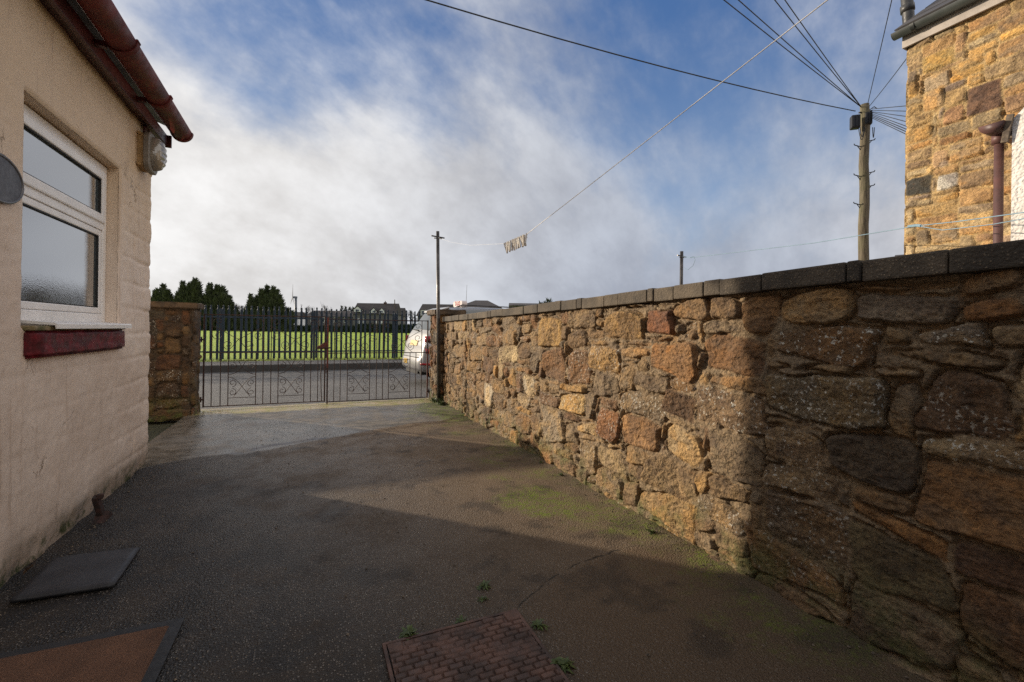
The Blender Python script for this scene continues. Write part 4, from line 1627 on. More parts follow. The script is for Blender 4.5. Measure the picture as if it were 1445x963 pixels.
for i, ((x, y), n, ln, lab) in enumerate(weeds):
    o = link('weed', weed_mesh('weed', int(n * 1.8), ln * 0.72, 200 + i, 0.85), M['leaf'])
    o.location = (x, y, ground_z(x, y) + 0.001)
    tag(o, lab, 'weed', 'weeds growing in the yard')
for (x, y, n, lab) in ((2.055, 7.52, 90, 'bright green moss and weed tuft at rubble wall end right of the steel post'),
                       (2.03, 7.83, 60, 'green weed tuft at foot of the gate pillar left of the steel post')):
    o = link('weed', weed_mesh('weed', n, 0.13, 300 + n, 1.0), M['leaf'])
    o.location = (x, y, 0.01)
    o.scale = (0.6, 1.5, 1.0)
    tag(o, lab, 'weed', 'weeds growing in the yard')

gr2 = random.Random(77)
mb = MB()
for i in range(900):
    if i < 520:
        x, y = gr2.uniform(-1.25, 2.05), gr2.uniform(0.9, 6.5)
    elif i < 760:
        x, y = 2.10 - abs(gr2.gauss(0, 0.07)), gr2.uniform(0.9, 7.6)
    else:
        x, y = -1.27 + abs(gr2.gauss(0, 0.05)), gr2.uniform(2.2, 5.2)
    r_ = gr2.choice((0.003, 0.004, 0.005, 0.007))
    z_ = ground_z(x, y) + r_ * 0.3
    ps = [(x + r_ * gr2.uniform(0.6, 1.3), y, z_), (x, y + r_ * gr2.uniform(0.6, 1.3), z_), (x - r_ * gr2.uniform(0.6, 1.3), y, z_), (x, y - r_ * gr2.uniform(0.6, 1.3), z_), (x, y, z_ + r_ * 0.8), (x, y, z_ - r_)]
    mb.add(ps, [(0, 1, 4), (1, 2, 4), (2, 3, 4), (3, 0, 4), (1, 0, 5), (2, 1, 5), (3, 2, 5), (0, 3, 5)])
o = mb.build('grit', simple('loose_grit', (0.22, 0.17, 0.12), 0.9, scale=60, bump=0, col2=(0.05, 0.04, 0.03)))
tag(o, 'loose grit and crumbs of stone scattered over the yard tarmac', 'grit', None, 'stuff')

# ------------------------------------------------------------------ clothes posts, line and pegs
def clothes_post(name, x, y, top, lean, label, r=0.032):
    root = empty(name, (x, y, 0), label, 'post')
    mb = MB()
    mb.tube([(0, 0, -0.05), (lean * 0.5, 0, top * 0.5), (lean, 0, top)], [r, r * 0.92, r * 0.88], 12)
    mb.build('shaft', M['dark_iron'], root, True)
    mb = MB()
    mb.tube([(lean - 0.11, 0.0, top - 0.085), (lean + 0.12, 0.0, top - 0.105)], 0.012, 8)
    mb.tube([(lean - 0.07, -0.02, top - 0.125), (lean + 0.08, 0.02, top - 0.115)], 0.009, 8)
    mb.build('cross_hook', M['dark_iron'], root)
    return root


clothes_post('clothes_post', 2.06, 7.68, 2.98, -0.065, 'tall leaning steel clothes post at the far end of the rubble wall')
pb = at(962, 355, 9.0)
clothes_post('clothes_post', pb.x, pb.y, pb.z, 0.0, 'steel clothes post standing behind the rubble wall in the next yard', 0.036)
A = Vector((1.997, 7.68, 2.875))
Pa = at(713, 344, 3.72)
Pb_ = at(743, 331, 3.55)
Cc = at(1168, 0, 1.21)
Dd = Cc + (Cc - Pb_) * 0.85
mb = MB()
mb.tube([A, A.lerp(Pa, 0.33) + Vector((0, 0, -0.05)), A.lerp(Pa, 0.66) + Vector((0, 0, -0.055)), Pa], [0.0012, 0.001, 0.001, 0.001], 5)
mb.tube([Pa, Pb_, Cc, Dd], [0.0024, 0.0024, 0.0018, 0.0018], 6)
o = mb.build('clothes_line', M['line_rope'])
tag(o, 'pale washing line rising from the leaning steel post over the yard', 'washing line')
peg_mb = []


def make_peg():
    root = empty('clothes_peg', (0, 0, 0))
    for sgn in (-1, 1):
        mb = MB()
        mb.prism([(0.003 * sgn, 0.012), (0.010 * sgn, 0.010), (0.012 * sgn, -0.010), (0.017 * sgn, -0.078), (0.010 * sgn, -0.079), (0.003 * sgn, -0.030)], 'y', -0.006, 0.006)
        mb.build('jaw', M['peg'], root)
    mb = MB()
    mb.tube([(-0.013, 0, -0.02), (0, 0.009, -0.022), (0.013, 0, -0.02), (0, -0.009, -0.022), (-0.013, 0, -0.02)], 0.0016, 5)
    mb.build('spring', M['steel'], root)
    return root


pr = random.Random(8)
proto = make_peg()
NP = 9
for i in range(NP):
    o = proto if i == 0 else copy_tree(proto)
    t = i / (NP - 1)
    o.location = Pa.lerp(Pb_, t) + Vector((0, 0, -0.004))
    o.rotation_euler = (pr.gauss(0, 0.10), pr.gauss(0.12, 0.12), R(100) + pr.gauss(0, 0.55))
    tag(o, 'weathered wooden clothes peg in the row hanging on the pale washing line', 'peg', 'clothes pegs bunched on the washing line')
# blue line next door
a = Vector((pb.x, pb.y, pb.z - 0.10))
pts = [a, at(975, 364, 8.6), at(1150, 343, 5.9), at(1294, 319, 4.4), at(1350, 313, 3.95), at(1445, 300, 3.4), Vector((5.205, 1.35, 2.29))]
mb = MB()
mb.tube(pts, 0.0045, 5)
mb.tube([at(1294, 319, 4.4), at(1330, 325, 4.1), at(1400, 317, 3.62), at(1445, 309, 3.4), Vector((5.205, 1.36, 2.24))], 0.004, 5)
mb.tube([at(1282, 320, 4.5), at(1294, 318.5, 4.4), at(1300, 319, 4.35)], 0.014, 6)
lp_ = at(981, 370, 8.5)
mb.tube([at(974, 364, 8.6), at(979, 362, 8.55), at(981, 367, 8.5), at(978, 375, 8.5), at(971, 381, 8.6), at(965, 378, 8.7)], 0.004, 5)
o = mb.build('clothes_line', M['blue_rope'])
tag(o, 'thin blue knotted washing line in the next yard crossing the golden stone house', 'washing line')

# ------------------------------------------------------------------ telegraph pole and wires
D0 = 12.3
base = at(1219.5, 362, D0)
topp = at(1220.5, 148, D0)
tx, ty = base.x, base.y
tp = empty('telegraph_pole', (tx, ty, 0), 'wooden telegraph pole with black joint boxes and step irons beyond the rubble wall', 'telegraph pole')
lean = topp.x - tx, topp.y - ty
mb = MB()
zt = topp.z
nseg = 14
mb.tube([(lean[0] * k / nseg + 0.012 * math.sin(k * 2.1), lean[1] * k / nseg + 0.012 * math.cos(k * 1.7), -0.1 + (zt + 0.1) * k / nseg) for k in range(nseg + 1)],
        [0.135 - 0.03 * k / nseg for k in range(nseg + 1)], 16)
mb.build('shaft', M['pole'], tp, True)
# camera right direction in plan, to stand the step irons side on
rx, ry = CY, -SY
for px_s, py_s, sgn in ((1219, 198, 1), (1219, 206, -1), (1219, 243, 1), (1219, 248, -1), (1219, 262, 1), (1219, 288, -1)):
    z = at(px_s, py_s, D0).z
    f_ = z / zt
    cx, cy = lean[0] * f_, lean[1] * f_
    mb = MB()
    mb.tube([(cx + sgn * rx * 0.09, cy + sgn * ry * 0.09, z - 0.03), (cx + sgn * rx * 0.27, cy + sgn * ry * 0.27, z + 0.015), (cx + sgn * rx * 0.285, cy + sgn * ry * 0.285, z + 0.05)], 0.013, 6)
    mb.tube([(cx + sgn * rx * 0.09, cy + sgn * ry * 0.09, z - 0.14), (cx + sgn * rx * 0.20, cy + sgn * ry * 0.20, z)], 0.010, 6)
    mb.build('step_iron', M['cable'], tp)
for pxa, pxb, pya, pyb, dd in ((1201, 1212, 164, 182, -0.05), (1220, 1229, 160, 177, -0.02)):
    p0, p1 = at(pxa, pyb, D0 - 0.05), at(pxb, pya, D0 - 0.05)
    hw = abs((p1 - p0).x * rx + (p1 - p0).y * ry) / 2
    c = (p0 + p1) / 2
    rot = Matrix.Translation((c.x - tx, c.y - ty, c.z)) @ Matrix.Rotation(R(-YAW - 20), 4, 'Z')
    mb = MB()
    mb.box((-hw, -0.10, -(p1.z - p0.z) / 2), (hw, 0.10, (p1.z - p0.z) / 2), 0.03, rot)
    for k in range(3):
        q = -hw + hw * 2 * (k + 0.5) / 3
        mb.box((q - 0.012, -0.113, -(p1.z - p0.z) / 2 + 0.03), (q + 0.012, -0.098, (p1.z - p0.z) / 2 - 0.03), 0.004, rot)
    mb.build('joint_box', M['box_black'], tp)
T = topp
mb = MB()
tb = Vector((0, 0, zt - 0.18))
mb.tube([(lean[0] - rx * 0.16, lean[1] - ry * 0.16, zt - 0.22), (lean[0] + rx * 0.19, lean[1] + ry * 0.19, zt - 0.16)], 0.022, 8)
mb.tube([(lean[0] + rx * 0.1, lean[1] + ry * 0.1, zt - 0.16), (lean[0] + rx * 0.25, lean[1] + ry * 0.25, zt - 0.05), (lean[0] + rx * 0.33, lean[1] + ry * 0.33, zt - 0.10)], 0.012, 6)
mb.build('bracket', M['cable'], tp)
mb = MB()
for k, (a, b, dz) in enumerate(((-0.30, -0.12, 0.34), (-0.26, -0.14, 0.26), (0.08, 0.13, 0.28))):
    z0_ = zt - 0.66
    pts = []
    for j in range(8):
        t = j / 7
        q = a + (b - a) * t
        pts.append((lean[0] + rx * q, lean[1] + ry * q - 0.12, z0_ - dz * math.sin(math.pi * t)))
    mb = MB()
    mb.tube(pts, 0.010, 5)
    mb.build('cable_loop', M['cable'], tp)


def wire(p, q, r, sag, label, group=None):
    mb = MB()
    pts = []
    for k in range(15):
        t = k / 14
        pts.append(p.lerp(q, t) + Vector((0, 0, -4 * sag * t * (1 - t))))
    mb.tube(pts, r, 5)
    o = mb.build('telephone_wire', M['cable'])
    tag(o, label, 'wire', group)


GW = 'telephone wires fanning out from the telegraph pole'
end = at(678, 0, 8.2)
st = at(1207, 157, D0)
wire(st, end + (end - st) * 0.7, 0.013, 0.30, 'thick black cable running from the telegraph pole far to the left across the sky', GW)
for px, lab in ((1026, 'thin wire from the pole top to upper left, lowest of the four'), (1046, 'thin wire from the pole top to upper left, second from below of the four'),
                (1096, 'thin wire from the pole top to upper left, third of the four'), (1110, 'thin wire from the pole top to upper left, steepest of the four')):
    e_ = at(px, 0, 8.6)
    s_ = at(1216, 152, D0)
    wire(s_, e_ + (e_ - s_) * 0.9, 0.010, 0.05, lab, GW)
s_ = at(1224, 149, D0)
e_ = at(1258, 0, 8.0)
wire(s_, e_ + (e_ - s_) * 0.9, 0.008, 0.03, 'near vertical thin wire rising from the telegraph pole top', GW)
e_ = at(1281, 80, 8.3)
wire(at(1226, 151, D0), e_ + (e_ - at(1226, 151, D0)) * 0.12, 0.008, 0.02, 'slanting wire from the pole top to the stone house eaves', GW)
for k, (pye, pys) in enumerate(((150, 154), (157, 156), (164, 158), (171, 159), (177, 161), (181, 163), (184.5, 165), (188, 167))):
    s_ = at(1231, pys, D0)
    e_ = at(1275, pye, 8.5)
    wire(s_, e_ + (e_ - s_) * 0.35, 0.0075 if k not in (5, 6) else 0.009, 0.0, 'one of the bunched wires running from the joint box behind the golden stone house', GW)

# ------------------------------------------------------------------ golden stone house on the right
RXX = 6.0
sh_ = empty('stone_house', (RXX, 0, 0), 'two storey golden sandstone house with white rendered lean-to beyond the rubble wall', 'house')
hk = [((2.585, 2.815, 2.84, 3.005), (0.055, 0.05, 0.04)), ((2.38, 2.81, 2.572, 2.985), (0.50, 0.46, 0.38)), ((2.05, 3.49, 2.353, 3.76), (0.155, 0.085, 0.05)),
      ((2.60, 3.391, 2.84, 3.55), (0.34, 0.22, 0.09)), ((2.214, 3.08, 2.46, 3.20), (0.36, 0.23, 0.11)), ((2.522, 3.70, 2.704, 3.9), (0.38, 0.25, 0.12)),
      ((2.33, 3.5, 2.52, 3.66), (0.38, 0.21, 0.10)), ((2.44, 4.1, 2.69, 4.3), (0.42, 0.28, 0.10)), ((2.3, 3.27, 2.58, 3.36), (0.24, 0.13, 0.055))]


def gold_palette(rng, u, v):
    return rng.choice([(0.42, 0.275, 0.115), (0.38, 0.26, 0.13), (0.34, 0.25, 0.15), (0.40, 0.24, 0.10), (0.36, 0.22, 0.11), (0.44, 0.33, 0.18),
                       (0.30, 0.22, 0.12), (0.34, 0.245, 0.165), (0.44, 0.26, 0.08), (0.26, 0.17, 0.09)])


us = steps((-5.0, 0.9, 0.12), (0.9, 2.84, 0.0115))
vs = steps((0.0, 1.9, 0.1), (1.9, 4.52, 0.0115))
H, C, L = stonework(us, vs, [k[0] for k in hk], [k[1] for k in hk], gold_palette, 17, cu=0.045, cv=0.042, wr=(4, 8), hr=(2, 4), joint=0.009, relief=0.017,
                    warp=0.009, rough=0.009, rounding=0.008, mortar=(0.42, 0.29, 0.13), jitter=0.04, cutp=0.35, lich_p=0.0, smear=0.013, groove=0.012)
core = MB()
core.box((RXX + 0.02, -5.0, 0.0), (RXX + 7.0, 2.835, 4.52))
core.prism([(RXX + 0.02, 4.52), (RXX + 7.0, 4.52), (RXX + 3.5, 6.9)], 'y', 2.6, 2.83)
me = relief_mesh('wall', us, vs, lambda u: (RXX, u), lambda u: (-1, 0), H, C, L, core)
child(link('wall', me, M['sandstone'], sh_))
mb = MB()
mb.prism([(RXX - 0.16, 4.60), (RXX - 0.16, 4.64), (RXX + 3.5, 4.64 + 3.66 * 0.70), (RXX + 7.2, 4.64), (RXX + 7.2, 4.60), (RXX + 3.5, 4.60 + 3.66 * 0.70)], 'y', -5.0, 2.875)
for k in range(12):     # slate courses as steps on the yard slope
    t0 = k / 12
    xa, za = RXX - 0.16 + 3.66 * t0, 4.644 + 3.66 * 0.70 * t0
    mb.box((xa, -5.0, za + 0.0), (xa + 0.31, 2.88, za + 0.014), 0, Matrix.Translation((xa, 0, za)) @ Matrix.Rotation(-math.atan(0.70), 4, 'Y') @ Matrix.Translation((-xa, 0, -za)))
child(mb.build('roof', M['slate'], sh_))
mb = MB()
mb.box((RXX - 0.055, -5.0, 4.47), (RXX - 0.028, 2.86, 4.615), 0.004)
mb.box((RXX - 0.027, 2.845, 4.47), (RXX + 0.3, 2.86, 4.60), 0.003)
child(mb.build('fascia', M['cream_wood'], sh_))
mb = MB()
GXc, GZc = RXX - 0.115, 4.63
mb.add(*half_tube(0.058, -5.0, 2.905, 0.005))
mb.prism([(GXc + 0.058 * math.cos(R(180 + 15 * k)), GZc + 0.058 * math.sin(R(180 + 15 * k))) for k in range(13)], 'y', 2.905, 2.911)
gg = child(mb.build('gutter', M['grey_gutter'], sh_, True))
for yy in (2.72, 1.9, 1.1):
    mb = MB()
    mb.add(*half_tube(0.064, yy - 0.018, yy + 0.018, 0.006))
    mb.build('gutter_bracket', M['grey_gutter'], gg)
mb = MB()
vp0, vp1 = at(1283, 46, 5.35), at(1275, -60, 5.35)
mb.tube([at(1305, 90, 5.35), at(1284, 52, 5.35), vp1], 0.058, 12)
mb.tube([at(1281, 17, 5.35), at(1280, 8, 5.35)], 0.068, 12)
mb.tube([at(1283.2, 46, 5.35), at(1282.6, 38, 5.35)], 0.066, 12)
child(mb.build('vent_pipe', M['lead'], sh_, True))
# rendered lean-to
EX, EY = 5.2, 1.735
mb = MB()
mb.prism([(EY, 0.0), (EY, 3.07), (EY - 1.6, 4.75), (EY - 3.2, 3.12), (EY - 3.2, 0.0)], 'x', EX, RXX - 0.05)
child(mb.build('rendered_extension', M['dash'], sh_))
mb = MB()
mb.prism([(EY + 0.08, 3.06), (EY + 0.08, 3.11), (EY - 1.6, 4.62), (EY - 3.3, 3.15), (EY - 3.3, 3.10), (EY - 1.6, 4.60)], 'x', EX + 0.25, RXX - 0.04)
child(mb.build('extension_roof', M['slate'], sh_))
mb = MB()
mb.box((EX + 0.03, EY + 0.005, 2.93), (RXX - 0.06, EY + 0.03, 3.09), 0.003)
mb.box((-0.012, -0.022, -0.11), (0.012, 0.022, 0.11), 0.004, Matrix.Translation((EX - 0.02, EY + 0.02, 3.0)) @ Matrix.Rotation(R(9), 4, 'X'))
child(mb.build('timber_end', M['old_wood'], sh_))
gy, gz, grr = EY + 0.105, 3.065, 0.078
vs_, fs_ = [], []
for xx in (EX - 0.06, RXX - 0.06):
    for rad in (grr, grr - 0.005):
        for k in range(15):
            an = R(180 + 180 * k / 14)
            vs_.append((xx, gy + rad * math.cos(an), gz + rad * math.sin(an)))
for k in range(14):
    fs_ += [(k, k + 1, 30 + k + 1, 30 + k), (15 + k, 45 + k, 45 + k + 1, 15 + k + 1)]
mb = MB()
mb.add(vs_, fs_)
mb.prism([(gy + grr * math.cos(R(180 + 12 * k)), gz + grr * math.sin(R(180 + 12 * k))) for k in range(16)], 'x', EX - 0.066, EX - 0.061)
child(mb.build('lower_gutter', M['dull_pipe'], sh_, True))
mb = MB()
mb.tube([(EX + 0.08, gy, gz - 0.06), (EX + 0.08, gy, gz - 0.14)], 0.046, 14)
mb.tube([(EX + 0.08, gy, gz - 0.10), (EX + 0.08, gy - 0.01, 0.0)], 0.031, 14)
child(mb.build('downpipe', M['dull_pipe'], sh_, True))

# ------------------------------------------------------------------ parked taxi (people carrier), tail towards the left
def body_surface(sec, ntail=40):
    """sec(x) -> dict with zb, zt, w; ring points from the belly centre round to the other side"""
    F = [0.0, 0.0, 0.03, 0.10, 0.22, 0.36, 0.50, 0.62, 0.72, 0.82, 0.90, 0.955, 0.985, 1.0, 1.0, 1.0]
    Yf = [0.0, 0.80, 0.93, 0.985, 1.0, 1.0, 1.0, 0.995, 0.985, 0.965, 0.935, 0.89, 0.82, 0.70, 0.40, 0.0]
    return F, Yf


def car_point(x, k, spec):
    F, Yf = spec['F'], spec['Y']
    zb = np.interp(x, *spec['zb'])
    zt = np.interp(x, *spec['zt'])
    w = np.interp(x, *spec['w'])
    z = zb + F[k] * (zt - zb)
    tum = 1.0 - 0.16 * max(0.0, (z - 1.08)) / 0.80
    crown = 0.02 * (1 - Yf[k]) if F[k] >= 0.999 else 0.0
    return Vector((x, Yf[k] * w * tum, z + crown))


spec = {}
spec['F'], spec['Y'] = body_surface(None)
spec['zb'] = ([0, 0.02, 0.10, 0.5, 0.8, 4.2, 4.5, 4.65], [0.44, 0.40, 0.34, 0.28, 0.26, 0.24, 0.28, 0.42])
spec['zt'] = ([0, 0.02, 0.06, 0.085, 0.10, 0.16, 0.20, 0.24, 0.55, 0.66, 0.85, 1.4, 2.2, 2.8, 3.55, 3.7, 4.4, 4.6, 4.65],
              [0.52, 0.63, 0.70, 0.74, 0.90, 1.10, 1.20, 1.26, 1.70, 1.79, 1.84, 1.87, 1.87, 1.80, 1.18, 1.06, 0.90, 0.74, 0.55])
spec['w'] = ([0, 0.03, 0.10, 0.25, 0.6, 1.2, 3.4, 4.2, 4.5, 4.65], [0.60, 0.70, 0.80, 0.865, 0.905, 0.915, 0.915, 0.87, 0.74, 0.55])
car = empty('parked_taxi', (2.20, 11.0, -0.03), 'pale silver people carrier taxi parked on the road, tail showing past the gate pillar', 'car', None, R(5))
xs = sorted(set(list(np.linspace(0, 0.3, 16)) + list(np.linspace(0.3, 1.0, 13)) + list(np.linspace(1.0, 3.4, 14)) + list(np.linspace(3.4, 4.65, 18)) + spec['zt'][0]))
vs_, fs_ = [], []
K = len(spec['F'])
for x in xs:
    half = [car_point(x, k, spec) for k in range(K)]
    ring = half + [Vector((p.x, -p.y, p.z)) for p in half[-2:0:-1]]
    vs_ += ring
nr = 2 * K - 2
for i in range(len(xs) - 1):
    for k in range(nr):
        fs_.append((i * nr + k, i * nr + (k + 1) % nr, (i + 1) * nr + (k + 1) % nr, (i + 1) * nr + k))
fs_.append(tuple(range(nr))[::-1])
fs_.append(tuple(range((len(xs) - 1) * nr, len(xs) * nr)))
mb = MB()
mb.add(vs_, fs_)
mb.build('body', M['car_silver'], car, True)


def patch(name, x0, x1, k0, k1, m, off=0.006, both=True, nx=14, side=None, mirror=False):
    mb = MB()
    kk = [k0 + (k1 - k0) * t / 16 for t in range(17)]

    def pt(x, k):
        a = int(min(math.floor(k), K - 2))
        return car_point(x, a, spec).lerp(car_point(x, a + 1, spec), k - a)
    cols = [(k, 1) for k in kk]
    if both:
        cols = cols + [(k, -1) for k in kk[::-1][1:]]
    sg = side or 1
    P_ = []
    for i in range(nx + 1):
        x = x0 + (x1 - x0) * i / nx
        P_.append([Vector((p.x, p.y * s * sg, p.z)) for p, s in ((pt(x, k), s) for k, s in cols)])
    vs_, fs_ = [], []
    n = len(cols)
    for i in range(nx + 1):
        for j in range(n):
            a = P_[min(i + 1, nx)][j] - P_[max(i - 1, 0)][j]
            b = P_[i][min(j + 1, n - 1)] - P_[i][max(j - 1, 0)]
            nn_ = a.cross(b)
            nn_ = nn_.normalized() if nn_.length > 1e-9 else Vector((0, 0, 1))
            cen = Vector((P_[i][j].x - 1.5, P_[i][j].y, P_[i][j].z - 0.9))
            if nn_.dot(cen) < 0:
                nn_ = -nn_
            vs_.append(P_[i][j] + nn_ * off)
    for i in range(nx):
        for j in range(n - 1):
            fs_.append((i * n + j, i * n + j + 1, (i + 1) * n + j + 1, (i + 1) * n + j))
    mb.add(vs_, fs_)
    return mb.build(name, m, car, True)


patch('rear_window', 0.265, 0.60, 12.3, 15, M['car_glass'])
patch('windscreen', 2.86, 3.5, 12.3, 15, M['car_glass'])
for sd_ in (1, -1):
    patch('side_window', 0.80, 2.75, 8.2, 11.0, M['car_glass'], both=False, side=sd_)


def sidebox(name, pts, m):
    """small solid from an outline on the rear corner; pts = list of (x, y, z), thickened outwards"""
    mb = MB()
    return mb


# tail lamps wrap the rear corners in three bands
for sgn in (1, -1):
    for (za, zb, mm, nm) in ((1.02, 1.16, M['red_lens'], 'tail_lamp'), (0.885, 1.015, M['clear_lens'], 'indicator_lamp'), (0.765, 0.880, M['red_lens'], 'tail_lamp')):
        mb = MB()
        q = []
        for z in (za, (za + zb) / 2, zb):
            lean_ = 0.17 * max(0, z - 0.72)
            for (xx, yy) in ((0.118, 0.735), (0.135, 0.765), (0.16, 0.80), (0.24, 0.868), (0.36, 0.905)):
                tum = 1.0 - 0.16 * max(0.0, (z - 1.08)) / 0.80
                q.append((xx + lean_ * 0.55 - 0.006, sgn * (yy * tum + 0.014), z))
        mb.add(q, [(r_ * 5 + c_, r_ * 5 + c_ + 1, (r_ + 1) * 5 + c_ + 1, (r_ + 1) * 5 + c_) for r_ in range(2) for c_ in range(4)])
        o = mb.build(nm, mm, car, True)
        sm_ = o.modifiers.new('thick', 'SOLIDIFY')
        sm_.thickness = 0.03
        sm_.offset = 0
mb = MB()
mb.box((-0.014, -0.27, -0.065), (0.014, 0.27, 0.065), 0.004, Matrix.Translation((0.118, 0, 0.99)) @ Matrix.Rotation(R(17), 4, 'Y'))
mb.build('number_plate', M['yellow_plate'], car)
mb = MB()
mb.box((-0.012, 0.16, 0.49), (0.012, 0.42, 0.60), 0.004)
pl2 = mb.build('licence_plate', M['yellow_plate'], car)
mb = MB()
mb.prism([(0.30 + 0.028 * math.cos(R(30 * k)), 0.535 + 0.035 * math.sin(R(30 * k))) for k in range(12)], 'x', -0.0165, -0.0125)
mb.build('emblem', M['cable'], pl2)
mb = MB()
for sgn in (1, -1):
    mb2 = MB()
    q = []
    for z in (0.505, 0.55):
        for (xx, yy) in ((0.05, 0.725), (0.08, 0.772), (0.14, 0.83), (0.30, 0.888)):
            q.append((xx - 0.004, sgn * (yy + 0.010), z))
    mb2.add(q, [(c_, c_ + 1, 4 + c_ + 1, 4 + c_) for c_ in range(3)])
    o = mb2.build('reflector_strip', M['red_lens'], car, True)
    md = o.modifiers.new('thick', 'SOLIDIFY')
    md.thickness = 0.02
    md.offset = 0
mb = MB()
mb.tube([(0.225, 0.0, 1.285), (0.23, 0.10, 1.295), (0.255, 0.52, 1.315)], [0.02, 0.013, 0.009], 6)
mb.build('wiper', M['cable'], car)
mb = MB()
mb.box((0.02, -0.62, 0.655), (0.09, 0.62, 0.672), 0.006)
mb.build('bumper_step', M['rubber'], car)
mb = MB()
mb.box((0.10, -0.60, 0.26), (0.30, 0.60, 0.345), 0.01)
mb.tube([(0.06, -0.45, 0.31), (0.4, -0.45, 0.31)], 0.03, 10)
mb.build('underside', M['tyre'], car)
for sgn in (1, -1):
    mb = MB()
    mb.tube([(0.95, sgn * 0.62, 1.86), (1.1, sgn * 0.62, 1.915), (2.6, sgn * 0.62, 1.905), (2.75, sgn * 0.62, 1.84)], 0.014, 6)
    mb.build('roof_rail', M['dark_iron'], car)
    for wx_ in (0.95, 3.75):
        mb = MB()
        n = 28
        prof = [(0.0, -0.10), (0.24, -0.10), (0.31, -0.085), (0.325, 0.0), (0.31, 0.085), (0.24, 0.10), (0.0, 0.10)]
        vs_, fs_ = [], []
        for k in range(n):
            a = 2 * math.pi * k / n
            for (rd, yy) in prof:
                vs_.append((wx_ + rd * math.cos(a), sgn * 0.84 + yy, 0.325 + rd * math.sin(a)))
        m_ = len(prof)
        for k in range(n):
            for j in range(m_ - 1):
                fs_.append((k * m_ + j, ((k + 1) % n) * m_ + j, ((k + 1) % n) * m_ + j + 1, k * m_ + j + 1))
        mb.add(vs_, fs_)
        whl = mb.build('wheel', M['tyre'], car, True)
        mb = MB()
        mb.tube([(wx_, sgn * 0.94, 0.325), (wx_, sgn * 0.955, 0.325)], [0.21, 0.19], 24)
        mb.build('rim', M['steel'], whl)
# spoiler lip
mb = MB()
mb.prism([(0.545, 1.745), (0.60, 1.76), (0.80, 1.845), (0.78, 1.86), (0.56, 1.785)], 'y', -0.60, 0.60)
mb.build('spoiler', M['car_silver'], car)
# roof taxi sign
sg_ = empty('taxi_sign', (1.30, 0.0, 1.885))
sg_.parent = car
mb = MB()
vs_, fs_ = [], []
prof = rrect(0.30, 0.075, 0.06, 6)
for xx, sc in ((-0.075, 0.93), (-0.06, 1.0), (0.06, 1.0), (0.075, 0.93)):
    vs_ += [(xx, a * sc, b * sc + 0.085) for a, b in prof]
n = len(prof)
for q in range(3):
    for k in range(n):
        fs_.append((q * n + k, q * n + (k + 1) % n, (q + 1) * n + (k + 1) % n, (q + 1) * n + k))
fs_ += [tuple(range(n))[::-1], tuple(range(3 * n, 4 * n))]
mb.add(vs_, fs_)
mb.build('lantern', M['taxi_white'], sg_)
cu = bpy.data.curves.new('lettering', 'FONT')
cu.body = 'TAXI'
cu.size = 0.165
cu.align_x = 'CENTER'
cu.align_y = 'CENTER'
cu.extrude = 0.002
tmp = bpy.data.objects.new('tmp', cu)
COL.objects.link(tmp)
bpy.context.view_layer.update()
me = bpy.data.meshes.new_from_object(tmp.evaluated_get(bpy.context.evaluated_depsgraph_get()))
bpy.data.objects.remove(tmp)
me.materials.clear()
tm = link('lettering', me, M['taxi_red'], sg_)
tm.location = (-0.079, 0, 0.088)
tm.rotation_euler = (R(90), 0, R(-90))
mb = MB()
mb.tube([(1.48, 0.05, 1.88), (1.50, 0.05, 2.48)], [0.006, 0.003], 6)
mb.build('aerial', M['cable'], car)

# ------------------------------------------------------------------ palisade fence across the road
FY, FZ = 17.15, 0.17
fence = empty('palisade_fence', (0, FY, FZ), 'dark blue steel palisade fence between the far pavement and the playing field', 'fence')
pale_me = {}


def pale_mesh(h):
    w = 0.036
    mb = MB()
    prof = [(-w, 0.010), (-w * 0.55, -0.004), (-0.010, 0.008), (0.010, 0.008), (w * 0.55, -0.004), (w, 0.010)]
    zs = [0.05, h - 0.16, h - 0.09, h - 0.03, h]
    ws = [1, 1, 0.62, 0.85, 0.12]
    vs_ = []
    for z, s in zip(zs, ws):
        vs_ += [(x * s, y, z) for x, y in prof]
    fs_ = [(r * 6 + c, r * 6 + c + 1, (r + 1) * 6 + c + 1, (r + 1) * 6 + c) for r in range(4) for c in range(5)]
    mb.add(vs_, fs_)
    me = mb.mesh('pale')
    me.materials.append(M['fence_steel'])
    return me


PM = pale_mesh(1.80)
PM2 = PM.copy()
PM2.materials.clear()
PM2.materials.append(M['fence_bare'])
fr_ = random.Random(12)
for i in range(96):
    x = -8.2 + 0.162 * i
    bare = abs(x + 2.62) < 0.07 or i in (19,)
    o = bpy.data.objects.new('pale', PM2 if bare else PM)
    COL.objects.link(o)
    o.parent = fence
    o.location = (x + fr_.gauss(0, 0.005), -0.035, fr_.gauss(0, 0.012))
    o.rotation_euler = (fr_.gauss(0, 0.008), fr_.gauss(0, 0.006), fr_.gauss(0, 0.05))
    sm_ = o.modifiers.new('thick', 'SOLIDIFY')
    sm_.thickness = 0.004
    if bare:
        o['label'] = 'bare galvanised pale'
for z in (0.30, 1.42):
    mb = MB()
    mb.box((-8.3, -0.018, z - 0.022), (7.4, 0.02, z + 0.022), 0.003)
    mb.build('rail', M['fence_steel'], fence)
for k in range(6):
    mb = MB()
    x = -8.1 + 2.75 * k
    mb.box((x - 0.035, 0.021, -0.1), (x + 0.035, 0.10, 1.70), 0.004)
    mb.build('post', M['fence_steel'], fence)


